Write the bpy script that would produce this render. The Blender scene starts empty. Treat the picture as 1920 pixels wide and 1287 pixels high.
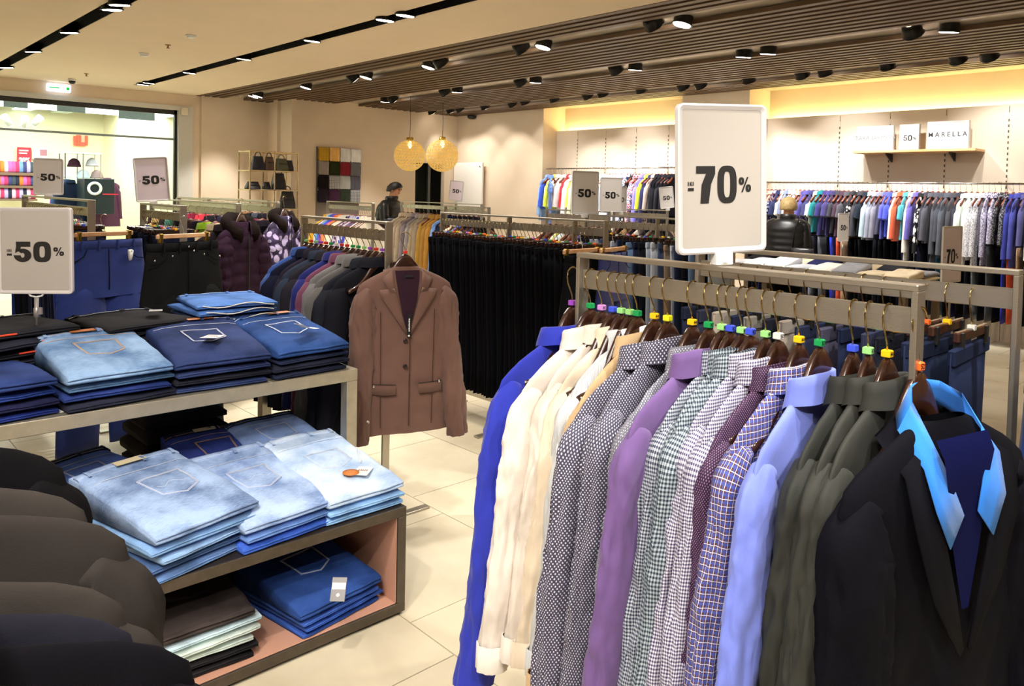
import bpy, math, random
from math import sin, cos, pi, radians, sqrt, exp
from mathutils import Vector, Matrix, noise

# ------------------------------------------------------------------ camera, world, light, exposure
SC = bpy.context.scene
COL = SC.collection
EYE = 1.55
FPX, PX0, PY0 = 1448.0, 960.0, 413.0
YAW, PITCH, ROLL = radians(47.04), radians(2.06), radians(-1.23)
_right = Vector((cos(YAW), sin(YAW), 0)); _fwd = Vector((-sin(YAW), cos(YAW), 0)); _down = Vector((0, 0, -1))
_f = cos(PITCH) * _fwd + sin(PITCH) * _down
_d = -sin(PITCH) * _fwd + cos(PITCH) * _down
CR = cos(ROLL) * _right + sin(ROLL) * _d
CD = -sin(ROLL) * _right + cos(ROLL) * _d
CF = _f
cd = bpy.data.cameras.new('camera'); cam = bpy.data.objects.new('camera', cd); COL.objects.link(cam)
cam.matrix_world = Matrix(((CR.x, -CD.x, -CF.x, 0), (CR.y, -CD.y, -CF.y, 0), (CR.z, -CD.z, -CF.z, EYE), (0, 0, 0, 1)))
cd.sensor_width = 36; cd.sensor_fit = 'HORIZONTAL'; cd.lens = FPX / 1920 * 36
cd.shift_y = -(643.5 - PY0) / 1920
cd.clip_start = 0.05; cd.clip_end = 100
SC.camera = cam
SC.view_settings.view_transform = 'Standard'; SC.view_settings.look = 'None'
SC.view_settings.gamma = 1; SC.view_settings.use_curve_mapping = False
SC.view_settings.exposure = 0.3
wd = bpy.data.worlds.new('world'); SC.world = wd; wd.use_nodes = True
wd.node_tree.nodes['Background'].inputs[0].default_value = (1, 0.95, 0.88, 1)
wd.node_tree.nodes['Background'].inputs[1].default_value = 0.3
SPOT_W = 95.0          # watts of one ceiling downlight
AREA_W = 90.0          # watts of each soft fill added over the aisles, not a shop fixture
def area_light(name, x, y, z, sx, sy, w, col=(1, 0.93, 0.84)):
    l = bpy.data.lights.new(name, 'AREA'); l.shape = 'RECTANGLE'; l.size = sx; l.size_y = sy; l.energy = w; l.color = col
    o = bpy.data.objects.new(name, l); o.location = (x, y, z); COL.objects.link(o); return o
area_light('aisle_fill', -0.6, -0.6, 2.9, 2.0, 1.2, AREA_W)
area_light('aisle_fill', -5.5, 2.8, 2.9, 4.0, 0.5, AREA_W)
area_light('neighbour_shop_light', -15.0, 3.0, 2.9, 3.0, 5.0, 290, (1.0, 1.0, 0.97))

# ------------------------------------------------------------------ pixel helpers: a point of a real plane seen at a pixel of the photograph
def ray(px, py): return CR * ((px - PX0) / FPX) + CD * ((py - PY0) / FPX) + CF
def at(px, py, **k):
    r = ray(px, py); o = Vector((0, 0, EYE))
    (a, v), = k.items()
    if a == 'd': return o + r * v
    i = 'xyz'.index(a); t = (v - o[i]) / r[i]
    return o + r * t

# ------------------------------------------------------------------ object helpers
def nm(s): return s
def link(name, data, parent=None, loc=None, rot=None):
    o = bpy.data.objects.new(name, data); COL.objects.link(o)
    if parent: o.parent = parent
    if loc is not None: o.location = loc
    if rot is not None: o.rotation_euler = rot
    return o
def tag(o, label=None, cat=None, group=None, kind=None):
    if label: o['label'] = label
    if cat: o['category'] = cat
    if group: o['group'] = group
    if kind: o['kind'] = kind
    return o
def thing(name, label, cat, loc=(0, 0, 0), rz=0, group=None, kind=None):
    o = link(name, None, None, loc, (0, 0, rz)); o.empty_display_size = 0.05
    return tag(o, label, cat, group, kind)
def setmat(o, m):
    """object-level material so alike pieces can share one mesh"""
    for s in o.material_slots:
        s.link = 'OBJECT'; s.material = m
    return o

class MB:
    def __init__(s): s.v = []; s.f = []; s.m = []; s.sm = []; s.uv = {}
    def face(s, idx, m=0, smooth=False): s.f.append(tuple(idx)); s.m.append(m); s.sm.append(smooth)
    def box(s, x0, x1, y0, y1, z0, z1, m=0, M=None):
        b = len(s.v)
        pts = [(x0, y0, z0), (x1, y0, z0), (x1, y1, z0), (x0, y1, z0), (x0, y0, z1), (x1, y0, z1), (x1, y1, z1), (x0, y1, z1)]
        if M is not None: pts = [tuple(M @ Vector(p)) for p in pts]
        s.v += pts
        for q in ((0, 3, 2, 1), (4, 5, 6, 7), (0, 1, 5, 4), (1, 2, 6, 5), (2, 3, 7, 6), (3, 0, 4, 7)):
            s.face([b + i for i in q], m)
        return s
    def bbox(s, x0, x1, y0, y1, z0, z1, r=0.004, m=0, M=None):
        """box with chamfered edges"""
        b = len(s.v); pts = []
        for z, i in ((z0, r), (z0 + r, 0), (z1 - r, 0), (z1, r)):
            a0, a1, c0, c1 = x0 + i, x1 - i, y0 + i, y1 - i
            q = r
            pts += [(a0 + q, c0, z), (a1 - q, c0, z), (a1, c0 + q, z), (a1, c1 - q, z), (a1 - q, c1, z), (a0 + q, c1, z), (a0, c1 - q, z), (a0, c0 + q, z)]
        if M is not None: pts = [tuple(M @ Vector(p)) for p in pts]
        s.v += pts
        for k in range(3):
            for i in range(8):
                j = (i + 1) % 8
                s.face([b + k * 8 + i, b + k * 8 + j, b + k * 8 + 8 + j, b + k * 8 + 8 + i], m)
        s.face([b + i for i in range(7, -1, -1)], m); s.face([b + 24 + i for i in range(8)], m)
        return s
    def loft(s, rings, closed=True, caps=True, m=0, smooth=True, uvs=None):
        b = len(s.v); n = len(rings[0])
        for r in rings: s.v += [tuple(p) for p in r]
        N = n if closed else n - 1
        for k in range(len(rings) - 1):
            for i in range(N):
                j = (i + 1) % n
                s.face([b + k * n + i, b + k * n + j, b + (k + 1) * n + j, b + (k + 1) * n + i], m, smooth)
                if uvs:
                    fu = len(s.f) - 1
                    u0, u1 = uvs[k], uvs[k + 1]
                    jj = j if j else (n if len(u0) > n else 0)
                    s.uv[fu] = (u0[i], u0[jj], u1[jj], u1[i])
        if caps and closed:
            s.face([b + i for i in range(n - 1, -1, -1)], m, smooth)
            s.face([b + (len(rings) - 1) * n + i for i in range(n)], m, smooth)
        return s
    def tube(s, path, r, n=8, m=0, caps=True, flat=1.0, smooth=True):
        path = [Vector(p) for p in path]; rings = []
        up = Vector((0.123, 0.21, 0.97)).normalized()
        for k, p in enumerate(path):
            t = (path[min(k + 1, len(path) - 1)] - path[max(k - 1, 0)]).normalized()
            a = t.cross(up)
            if a.length < 1e-3: a = t.cross(Vector((1, 0, 0)))
            a.normalize(); b2 = t.cross(a).normalized()
            rr = r[k] if isinstance(r, (list, tuple)) else r
            rings.append([p + a * (rr * cos(2 * pi * i / n)) + b2 * (rr * flat * sin(2 * pi * i / n)) for i in range(n)])
        return s.loft(rings, True, caps, m, smooth)
    def lathe(s, prof, n=20, m=0, M=None, smooth=True, caps=True):
        rings = []
        for r, z in prof:
            ring = [Vector((r * cos(2 * pi * i / n), r * sin(2 * pi * i / n), z)) for i in range(n)]
            if M is not None: ring = [M @ p for p in ring]
            rings.append(ring)
        return s.loft(rings, True, caps, m, smooth)
    def poly(s, pts, m=0): b = len(s.v); s.v += [tuple(p) for p in pts]; s.face(range(b, b + len(pts)), m); return s
    def prism(s, pts, d, m=0, M=None):
        """2D outline in local XY extruded by d along Z"""
        a = [Vector((p[0], p[1], 0)) for p in pts]; c = [Vector((p[0], p[1], d)) for p in pts]
        if M is not None: a = [M @ p for p in a]; c = [M @ p for p in c]
        return s.loft([a, c], True, True, m, False)
    def ribbon(s, pts, w, nrm=(0, 0, 1), th=0.0006, m=0):
        """raised thin strip along a polyline; nrm the surface normal"""
        pts = [Vector(p) for p in pts]; N = Vector(nrm).normalized(); rings = []
        for k, p in enumerate(pts):
            t = (pts[min(k + 1, len(pts) - 1)] - pts[max(k - 1, 0)]).normalized()
            a = t.cross(N).normalized() * w / 2
            rings.append([p - a, p - a * .7 + N * th, p + a * .7 + N * th, p + a])
        return s.loft(rings, False, False, m, True)
    def mesh(s, name, mats=()):
        me = bpy.data.meshes.new(name); me.from_pydata(s.v, [], s.f)
        me.polygons.foreach_set('material_index', s.m); me.polygons.foreach_set('use_smooth', s.sm)
        if s.uv:
            ul = me.uv_layers.new(name='UVMap')
            for fi, us in s.uv.items():
                for li, u in zip(me.polygons[fi].loop_indices, us): ul.data[li].uv = u
        for m in mats: me.materials.append(m)
        me.update(); return me
    def obj(s, name, mats, parent=None, loc=None, rot=None):
        if not isinstance(mats, (list, tuple)): mats = [mats]
        return link(name, s.mesh(name, mats), parent, loc, rot)

# ------------------------------------------------------------------ materials
MATS = {}
def srgb(c):
    if isinstance(c, str): c = tuple(int(c[i:i + 2], 16) for i in (0, 2, 4))
    return tuple(((x / 255) / 12.92 if x / 255 <= 0.04045 else (((x / 255) + 0.055) / 1.055) ** 2.4) for x in c) + (1,)
def newmat(name):
    m = bpy.data.materials.new(name); m.use_nodes = True
    return m, m.node_tree, m.node_tree.nodes['Principled BSDF']
def plain(key, c, rough=0.5, metal=0.0, bump=0, bscale=200, var=0.0, vscale=4, spec=None, alpha=None, trans=0, emit=0, aniso=None):
    if key in MATS: return MATS[key]
    m, t, b = newmat(key); N = t.nodes; L = t.links
    c4 = srgb(c)
    b.inputs['Base Color'].default_value = c4; b.inputs['Roughness'].default_value = rough; b.inputs['Metallic'].default_value = metal
    if spec is not None: b.inputs['Specular IOR Level'].default_value = spec
    if trans: b.inputs['Transmission Weight'].default_value = trans
    if emit: b.inputs['Emission Color'].default_value = c4; b.inputs['Emission Strength'].default_value = emit
    tc = N.new('ShaderNodeTexCoord')
    if var:
        nz = N.new('ShaderNodeTexNoise'); nz.inputs['Scale'].default_value = vscale; nz.inputs['Detail'].default_value = 5
        L.new(tc.outputs['Object'], nz.inputs['Vector'])
        if aniso:
            mp = N.new('ShaderNodeMapping'); mp.inputs['Scale'].default_value = aniso
            L.new(tc.outputs['Object'], mp.inputs[0]); L.new(mp.outputs[0], nz.inputs['Vector'])
        mr = N.new('ShaderNodeMapRange'); mr.inputs[1].default_value = 0.3; mr.inputs[2].default_value = 0.7
        mr.inputs[3].default_value = 1 - var; mr.inputs[4].default_value = 1 + var
        L.new(nz.outputs[0], mr.inputs[0])
        mx = N.new('ShaderNodeVectorMath'); mx.operation = 'SCALE'; mx.inputs[0].default_value = c4[:3]
        L.new(mr.outputs[0], mx.inputs['Scale']); L.new(mx.outputs[0], b.inputs['Base Color'])
    if bump:
        nb = N.new('ShaderNodeTexNoise'); nb.inputs['Scale'].default_value = bscale; nb.inputs['Detail'].default_value = 3
        L.new(tc.outputs['Object'], nb.inputs['Vector'])
        bp = N.new('ShaderNodeBump'); bp.inputs['Strength'].default_value = bump; bp.inputs['Distance'].default_value = 0.002
        L.new(nb.outputs[0], bp.inputs['Height']); L.new(bp.outputs[0], b.inputs['Normal'])
    MATS[key] = m; return m
def cloth(c, rough=0.85, sheen=0.15, var=0.12):
    key = 'cloth_' + (c if isinstance(c, str) else '%02x%02x%02x' % c)
    if key in MATS: return MATS[key]
    cc = srgb(c); lum = max(cc[:3])
    if lum < .08: sheen = 0.0
    m = plain(key, c, rough, 0, 0.35, 900, var, 9, 0.08 if lum < .08 else 0.2)
    m.node_tree.nodes['Principled BSDF'].inputs['Sheen Weight'].default_value = sheen
    return m
def denim(c, fade=0.35, c2=None):
    key = 'denim_' + c
    if key in MATS: return MATS[key]
    m, t, b = newmat(key); N = t.nodes; L = t.links
    b.inputs['Roughness'].default_value = 0.9; b.inputs['Specular IOR Level'].default_value = 0.15
    tc = N.new('ShaderNodeTexCoord')
    n1 = N.new('ShaderNodeTexNoise'); n1.inputs['Scale'].default_value = 7; n1.inputs['Detail'].default_value = 6
    mp = N.new('ShaderNodeMapping'); mp.inputs['Scale'].default_value = (600, 60, 200)
    n2 = N.new('ShaderNodeTexNoise'); n2.inputs['Scale'].default_value = 1.0; n2.inputs['Detail'].default_value = 2
    L.new(tc.outputs['Object'], n1.inputs['Vector']); L.new(tc.outputs['Object'], mp.inputs[0]); L.new(mp.outputs[0], n2.inputs['Vector'])
    ad = N.new('ShaderNodeMath'); ad.operation = 'MULTIPLY_ADD'; ad.inputs[1].default_value = 0.35
    L.new(n2.outputs[0], ad.inputs[0]); L.new(n1.outputs[0], ad.inputs[2])
    cr = N.new('ShaderNodeValToRGB'); L.new(ad.outputs[0], cr.inputs[0])
    c4 = srgb(c); lo = tuple(x * (1 - fade) for x in c4[:3]) + (1,); hi = srgb(c2) if c2 else tuple(min(1, x * (1 + fade * 1.3) + 0.02 * fade) for x in c4[:3]) + (1,)
    cr.color_ramp.elements[0].position = 0.48; cr.color_ramp.elements[0].color = lo
    cr.color_ramp.elements[1].position = 0.86; cr.color_ramp.elements[1].color = hi
    L.new(cr.outputs[0], b.inputs['Base Color'])
    bp = N.new('ShaderNodeBump'); bp.inputs['Strength'].default_value = 0.35; bp.inputs['Distance'].default_value = 0.0015
    L.new(ad.outputs[0], bp.inputs['Height']); L.new(bp.outputs[0], b.inputs['Normal'])
    MATS[key] = m; return m
def wrinkle(m, amt=.5, dist=.010, scale=5.5):
    """soft pressed-in creases as relief on top of the weave"""
    if m.get('wr'): return m
    m['wr'] = 1; t = m.node_tree; N = t.nodes; L = t.links; b = N['Principled BSDF']
    tc = N.new('ShaderNodeTexCoord'); mp = N.new('ShaderNodeMapping'); mp.inputs['Scale'].default_value = (1, 1.2, .55); mp.inputs['Rotation'].default_value = (.5, .2, 0)
    oi = N.new('ShaderNodeObjectInfo'); ad = N.new('ShaderNodeVectorMath'); ad.operation = 'ADD'
    L.new(tc.outputs['Object'], ad.inputs[0]); sc = N.new('ShaderNodeVectorMath'); sc.operation = 'SCALE'; sc.inputs[0].default_value = (7, 3, 5); L.new(oi.outputs['Random'], sc.inputs['Scale']); L.new(sc.outputs[0], ad.inputs[1]); L.new(ad.outputs[0], mp.inputs[0])
    n = N.new('ShaderNodeTexNoise'); n.noise_type = 'RIDGED_MULTIFRACTAL'; n.inputs['Scale'].default_value = scale; n.inputs['Detail'].default_value = 2.2; n.inputs['Roughness'].default_value = .45; n.inputs['Distortion'].default_value = .5
    L.new(mp.outputs[0], n.inputs['Vector'])
    bp = N.new('ShaderNodeBump'); bp.inputs['Strength'].default_value = amt; bp.inputs['Distance'].default_value = dist
    L.new(n.outputs[0], bp.inputs['Height'])
    old = b.inputs['Normal'].links
    if old: L.new(old[0].from_socket, bp.inputs['Normal'])
    L.new(bp.outputs[0], b.inputs['Normal'])
    return m
def pattern(key, kind, c1, c2, s=120, c3=None, rough=0.75):
    """woven / printed cloth on the garment's UV (metres)"""
    if key in MATS: return MATS[key]
    m, t, b = newmat(key); N = t.nodes; L = t.links
    b.inputs['Roughness'].default_value = rough; b.inputs['Specular IOR Level'].default_value = 0.3
    uv = N.new('ShaderNodeUVMap'); uv.uv_map = 'UVMap'
    def math(op, a, bb=None, c=None):
        n = N.new('ShaderNodeMath'); n.operation = op
        for i, x in enumerate((a, bb, c)):
            if x is None: continue
            if isinstance(x, (int, float)): n.inputs[i].default_value = x
            else: L.new(x, n.inputs[i])
        return n.outputs[0]
    def mix(f, a, bb):
        n = N.new('ShaderNodeMix'); n.data_type = 'RGBA'
        if isinstance(f, (int, float)): n.inputs[0].default_value = f
        else: L.new(f, n.inputs[0])
        for i, x in ((6, a), (7, bb)):
            if isinstance(x, tuple): n.inputs[i].default_value = x
            else: L.new(x, n.inputs[i])
        return n.outputs[2]
    sp = N.new('ShaderNodeSeparateXYZ'); L.new(uv.outputs[0], sp.inputs[0])
    u = math('MULTIPLY', sp.outputs[0], s); v = math('MULTIPLY', sp.outputs[1], s)
    A, B = srgb(c1), srgb(c2)
    if kind == 'dots':
        def grid(o):
            x = math('SUBTRACT', math('FRACT', math('ADD', u, o)), 0.5); y = math('SUBTRACT', math('FRACT', math('ADD', v, o)), 0.5)
            return math('LESS_THAN', math('ADD', math('MULTIPLY', x, x), math('MULTIPLY', y, y)), 0.032)
        col = mix(math('MAXIMUM', grid(0), grid(0.5)), A, B)
    elif kind == 'stripe':
        col = mix(math('LESS_THAN', math('FRACT', u), 0.42), A, B)
    elif kind == 'check':
        a = math('LESS_THAN', math('FRACT', u), 0.5); c = math('LESS_THAN', math('FRACT', v), 0.5)
        sm = math('MULTIPLY', math('ADD', a, c), 0.5)
        cr = N.new('ShaderNodeValToRGB'); cr.color_ramp.interpolation = 'CONSTANT'
        e = cr.color_ramp.elements; e[0].color = B; e[0].position = 0
        e[1].color = tuple((x + y) / 2.6 for x, y in zip(A[:3], B[:3])) + (1,); e[1].position = 0.3
        n = e.new(0.8); n.color = A; L.new(sm, cr.inputs[0]); col = cr.outputs[0]
    elif kind == 'plaid':
        fu = math('FRACT', u); fv = math('FRACT', v)
        w = math('MAXIMUM', math('LESS_THAN', fu, 0.1), math('LESS_THAN', fv, 0.1))
        bl = math('MAXIMUM', math('LESS_THAN', math('ABSOLUTE', math('SUBTRACT', fu, 0.62)), 0.16), math('LESS_THAN', math('ABSOLUTE', math('SUBTRACT', fv, 0.62)), 0.16))
        col = mix(w, mix(bl, A, B), srgb(c3))
    elif kind == 'herring':
        w = math('LESS_THAN', math('FRACT', math('ADD', u, v)), 0.5)
        col = mix(w, A, B)
    elif kind == 'print':
        vo = N.new('ShaderNodeTexVoronoi'); vo.inputs['Scale'].default_value = s; L.new(uv.outputs[0], vo.inputs['Vector'])
        cr = N.new('ShaderNodeValToRGB'); cr.color_ramp.interpolation = 'CONSTANT'
        e = cr.color_ramp.elements; e[0].color = B; e[1].position = 0.42; e[1].color = A
        if c3: n = e.new(0.6); n.color = srgb(c3)
        L.new(vo.outputs[0], cr.inputs[0]); col = cr.outputs[0]
    L.new(col, b.inputs['Base Color'])
    MATS[key] = m; return m

wall_m = plain('wall_plaster', (214, 196, 172), 0.9, 0, 0.1, 60, 0.03, 3)
ceil_m = plain('ceiling_plaster', (226, 206, 178), 0.92, 0, 0.05, 40, 0.02, 2)
steel = plain('brushed_steel', (176, 170, 158), 0.34, 0.85, 0.12, 300, 0.10, 30, aniso=(1, 1, 60))
steel_l = plain('satin_table_steel', (190, 184, 166), 0.42, 0.8, 0.12, 300, 0.08, 25)
brass = plain('hook_brass', (176, 152, 96), 0.22, 1.0)
chrome = plain('chrome', (200, 200, 200), 0.15, 1.0)
darkwood = plain('hanger_dark_wood', (52, 28, 18), 0.22, 0, 0, 0, 0.2, 30, 0.7)
lightwood = plain('hanger_light_wood', (196, 150, 108), 0.4, 0, 0, 0, 0.15, 20)
brassclip = plain('clip_brass', (150, 122, 52), 0.35, 1.0)
black_m = plain('black_plastic', (16, 15, 15), 0.45)
white_m = plain('white_plastic', (225, 225, 222), 0.4)
paper = plain('sign_paper', (166, 160, 152), 0.8)
frame_m = plain('clear_sign_frame', (200, 196, 196), 0.18, 0, 0, 0, 0, 1, 0.7)
ink = plain('black_print', (18, 16, 16), 0.6)
lens_m = plain('lamp_lens', (255, 246, 230), 0.4, emit=14)
# ------------------------------------------------------------------ the room
XL, XR, YB, YF, ZC = -12.7, 3.2, -3.0, 9.5, 3.0
def struct(name, mb, mats, parent=None, loc=None):
    o = mb.obj(name, mats, parent, loc)
    if parent is None: o['kind'] = 'structure'
    return o
# floor: grout bed and tiles laid with staggered joints
def floor_mat():
    m, t, b = newmat('floor_stone'); N = t.nodes; L = t.links
    tc = N.new('ShaderNodeTexCoord'); n1 = N.new('ShaderNodeTexNoise'); n1.inputs['Scale'].default_value = 1.7; n1.inputs['Detail'].default_value = 8; n1.inputs['Roughness'].default_value = 0.6
    mp = N.new('ShaderNodeMapping'); mp.inputs['Scale'].default_value = (1, 1, 1)
    g = N.new('ShaderNodeNewGeometry')
    L.new(g.outputs['Position'], n1.inputs['Vector'])
    cr = N.new('ShaderNodeValToRGB'); cr.color_ramp.elements[0].position = 0.3; cr.color_ramp.elements[0].color = srgb((198, 186, 158))
    cr.color_ramp.elements[1].position = 0.7; cr.color_ramp.elements[1].color = srgb((226, 216, 190))
    L.new(n1.outputs[0], cr.inputs[0]); L.new(cr.outputs[0], b.inputs['Base Color'])
    b.inputs['Roughness'].default_value = 0.42
    bp = N.new('ShaderNodeBump'); bp.inputs['Strength'].default_value = 0.05; L.new(n1.outputs[0], bp.inputs['Height']); L.new(bp.outputs[0], b.inputs['Normal'])
    return m
fm = floor_mat(); grout = plain('floor_grout', (150, 142, 122), 0.9)
fl = struct('floor', MB().box(-22, XR, YB, 10.4, -0.1, -0.004), grout)
TP = 0.67; G = 0.0022
rows = [(-2.4 + TP * k) for k in range(0, 18)]
ti = {}
for r in range(-6, 12):
    y0 = 1.605 + TP * r
    off = -1.96 - 0.254 * (r + 1)
    if r > -2 and r < 5:
        for k in range(-8, 4):
            x0 = off + TP * k
            if x0 < -6.2 or x0 > 0.3: continue
            if 'tile' not in ti: ti['tile'] = MB().box(G, TP - G, G, TP - G, -0.006, 0.0).mesh('floor_tile', [fm])
            link('floor_tile', ti['tile'], fl, (x0, y0, 0))
mb = MB()
for r in range(-6, 13):                                    # the tiles past the near field
    y0 = 1.605 + TP * r
    off = -1.96 - 0.254 * (r + 1)
    for k in range(-32, 9):
        x0 = off + TP * k
        near = (r > -2 and r < 5) and not (x0 < -6.2 or x0 > 0.3)
        if near or x0 < -21.5 or x0 > 2.6: continue
        mb.box(x0 + G, x0 + TP - G, y0 + G, y0 + TP - G, -0.006, 0)
o = mb.obj('distant_floor_tiles', fm, fl); o['kind'] = 'stuff'

# ceiling: three plaster fields with black light slots between them, the slatted field beyond
S1, S2 = (1.85, 2.0), (3.64, 3.81)
def ceil(y0, y1, n):
    struct('ceiling' if n == 0 else 'ceiling.%03d' % n, MB().box(XL, XR, y0, y1, ZC, ZC + 0.16), ceil_m)
ceil(YB, S1[0], 0); ceil(S1[1], S2[0], 1); ceil(S2[1], 4.77, 2)
blk = plain('slot_black', (8, 8, 8), 0.5)
def liner(x0, s): return MB().box(x0, XR, s[0], s[1], ZC + 0.12, ZC + 0.16).box(x0, XR, s[0], s[0] + .004, ZC + .002, ZC + 0.12).box(x0, XR, s[1] - .004, s[1], ZC + .002, ZC + 0.12)
struct('trim_1', liner(XL, S1), blk)
struct('trim_2', liner(XL + 0.6, S2), blk)
struct('ceiling.004', MB().box(XL, XL + 0.6, S2[0], S2[1], ZC, ZC + 0.16), ceil_m)
mir = plain('slat_backing', (222, 210, 192), 0.22, 0.45)
dark_top = plain('void_top', (60, 52, 44), 0.7)
struct('ceiling.003', MB().box(XL - 0.3, XR, 4.77, 10.3, ZC + 0.05, ZC + 0.2), mir)
slat_m = plain('slat_brown', (92, 70, 50), 0.5, 0.0, 0, 0, 0.06, 3)
sl = thing('slatted_ceiling', 'brown slatted ceiling field with lamp slots running through it', 'ceiling', (0, 0, 0)); del sl['category']; sl['kind'] = 'structure'; sl.name = 'ceiling_slats'
GAPS = [(5.27, 5.56), (6.86, 7.26), (8.60, 8.92)]
ys = []
y = 4.785
def fill(a, b, n):
    p = (b - a) / n
    return [(a + p * i, a + p * i + 0.068) for i in range(n)]
ys += fill(4.785, 5.27, 4) + fill(5.56, 6.86, 10) + fill(7.26, 8.60, 10) + fill(8.92, 9.5, 5)
sm_ = MB().box(XL, XR, 0, 0.068, ZC, ZC + 0.035).mesh('slat', [slat_m])
for a, b in ys:
    link('slat', sm_, sl, (0, a, 0))

# walls
struct('wall_rear', MB().box(XL, XR, YB - 0.1, YB, 0, ZC), wall_m)
struct('wall_side', MB().box(XR, XR + 0.1, YB, 10.2, 0, ZC + .1), wall_m)
# shopfront wall on the left with the glazed opening
OP0, OP1, OPZ = -1.0, 4.51, 2.745
mb = MB(); mb.box(XL - 0.16, XL, OP1 + 0.14, 6.0, 0, ZC); mb.box(XL - 0.16, XL, YB, OP1 + 0.14, OPZ + 0.05, ZC); mb.box(XL - 0.16, XL, YB, OP0, 0, OPZ + .05)
struct('wall_left', mb, wall_m)
wfr = plain('opening_reveal', (196, 194, 186), 0.7)
mb = MB(); mb.box(XL - 0.16, XL + 0.02, OP1, OP1 + 0.22, 0, OPZ); mb.box(XL - 0.16, XL + 0.02, OP0, OP1 + 0.22, OPZ, OPZ + 0.07)
wfrm = struct('window_1', mb, wfr)
blkf = plain('glazing_frame', (28, 24, 22), 0.4)
mb = MB(); mb.box(XL - 0.12, XL - 0.06, OP1 - 0.04, OP1, 0, OPZ); mb.box(XL - 0.12, XL - 0.06, OP0, OP1, OPZ - 0.07, OPZ)
mb.obj('glazing_frame', blkf, wfrm)
gl = plain('shop_glass', (235, 250, 248), 0.0, trans=1.0); gl.node_tree.nodes['Principled BSDF'].inputs['IOR'].default_value = 1.05
MB().box(XL - 0.096, XL - 0.09, OP0, OP1 - 0.04, 0.0, OPZ - 0.07).obj('pane', gl, wfrm)
MB().box(XL - 0.11, XL - 0.075, OP0, OP1 - 0.04, 2.268, 2.30).obj('transom_rail', plain('transom', (150, 165, 170), .4, .6), wfrm)
# step and far left corner
struct('wall_corner', MB().box(XL, XL + 0.04, 4.86, 6.0, 0, ZC + .06), wall_m)
mb = MB(); mb.box(XL - 0.1, -11.8, 6.0, 6.1, 0, ZC + .08); mb.box(-12.34, -12.2, 5.94, 6.0, 0, ZC + .05)
struct('wall_return', mb, wall_m)
mb = MB(); mb.box(-11.9, -11.8, 6.1, 8.5, 0, ZC + .08); mb.box(-11.9, -11.8, 8.5, 9.18, 2.07, ZC + .08); mb.box(-11.9, -11.8, 9.18, 9.5, 0, ZC + .08)
struct('wall_far_left', mb, wall_m)
mb = MB(); mb.box(-11.8, -9.46, 9.5, 10.2, 0, ZC + .1); struct('wall_pier', mb, wall_m)
mb = MB(); mb.box(-6.61, -5.53, 9.5, 10.2, 0, ZC + .1); struct('wall_pier.001', mb, wall_m)
struct('wall_far', MB().box(-9.46, XR, 10.05, 10.15, 0, ZC + .1), wall_m)
panel_m = plain('display_panel', (206, 192, 174), 0.75, 0, 0, 0, 0.02, 2)
slotm = plain('slot_dark', (70, 62, 54), 0.7)
led = plain('cove_led', (255, 226, 110), 0.5, emit=9)
def alcove(n, x0, x1, joints, ledx1):
    t = MB(); t.box(x0, x1, 9.86, 9.865, 0, 2.62)
    pw = struct('wall_alcove.%03d' % n, t, panel_m)
    js = [x0] + joints + [x1]
    for a, b in zip(js[:-1], js[1:]):
        MB().box(a + 0.004, b - 0.004, 9.838, 9.86, 0.0, 2.62).obj('panel', panel_m, pw)
    MB().box(x0, x1, 9.838, 9.90, 2.62, 2.64).obj('lip', panel_m, pw)
    for j in joints:
        s = MB(); s.box(j - 0.012, j + 0.012, 9.834, 9.84, 0.3, 2.55)
        so = s.obj('slotted_strip', panel_m, pw)
        h = MB(); z = 0.9
        while z < 2.5: h.box(j - 0.007, j + 0.007, 9.8325, 9.835, z, z + 0.03); z += 0.062
        h.obj('slot_row', slotm, so)
    MB().box(x0 + 0.05, ledx1, 9.985, 10.02, 2.585, 2.60).obj('cove_led', led, pw)
    l = bpy.data.lights.new('cove_light', 'AREA'); l.shape = 'RECTANGLE'; l.size = ledx1 - x0 - .1; l.size_y = 0.03; l.energy = 4.5 * (ledx1 - x0); l.color = (1, 0.86, 0.42)
    lo = link('cove_light', l, None, ((x0 + ledx1) / 2, 10.0, 2.605), (pi, 0, 0))
alcove(1, -9.46, -6.61, [-8.96, -8.33, -7.70, -7.08], -6.95)
alcove(2, -5.53, XR, [-4.43, -3.81, -3.18, -2.545, -1.9, -1.2, -0.5], XR - .2)

# far left doorway with dark room behind, white leaning panel
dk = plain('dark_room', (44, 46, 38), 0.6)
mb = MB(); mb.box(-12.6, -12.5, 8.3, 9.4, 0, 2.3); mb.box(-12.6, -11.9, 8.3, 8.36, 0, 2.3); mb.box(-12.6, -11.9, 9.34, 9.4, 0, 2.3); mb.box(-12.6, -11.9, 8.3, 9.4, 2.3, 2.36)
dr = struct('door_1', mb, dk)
mb = MB(); mb.box(-11.93, -11.89, 8.86, 8.92, 0, 2.07); mb.box(-11.93, -11.89, 8.5, 8.54, 0, 2.07)
mb.obj('door_frame', plain('dark_frame', (60, 62, 54), .4), dr)
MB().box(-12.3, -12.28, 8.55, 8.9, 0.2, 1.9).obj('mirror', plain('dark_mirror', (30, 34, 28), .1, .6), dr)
wp = thing('fitting_room_panel', 'tall white panel leaning by the dark doorway in the far corner', 'panel', (-11.36, 9.42, 0))
MB().bbox(-0.42, 0.42, -0.02, 0.02, 0.02, 2.1, 0.005).obj('board', plain('white_board', (232, 228, 220), .5), wp)
MB().lathe([(0.014, 0), (0.014, 0.012)], 10, 0, Matrix.Translation((0.36, -0.02, 2.02)) @ Matrix.Rotation(pi / 2, 4, 'X')).obj('knob', chrome, wp)
struct('trim_3', MB().box(-11.16, -11.02, 9.47, 9.5, 0, 1.97), wall_m)

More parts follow.
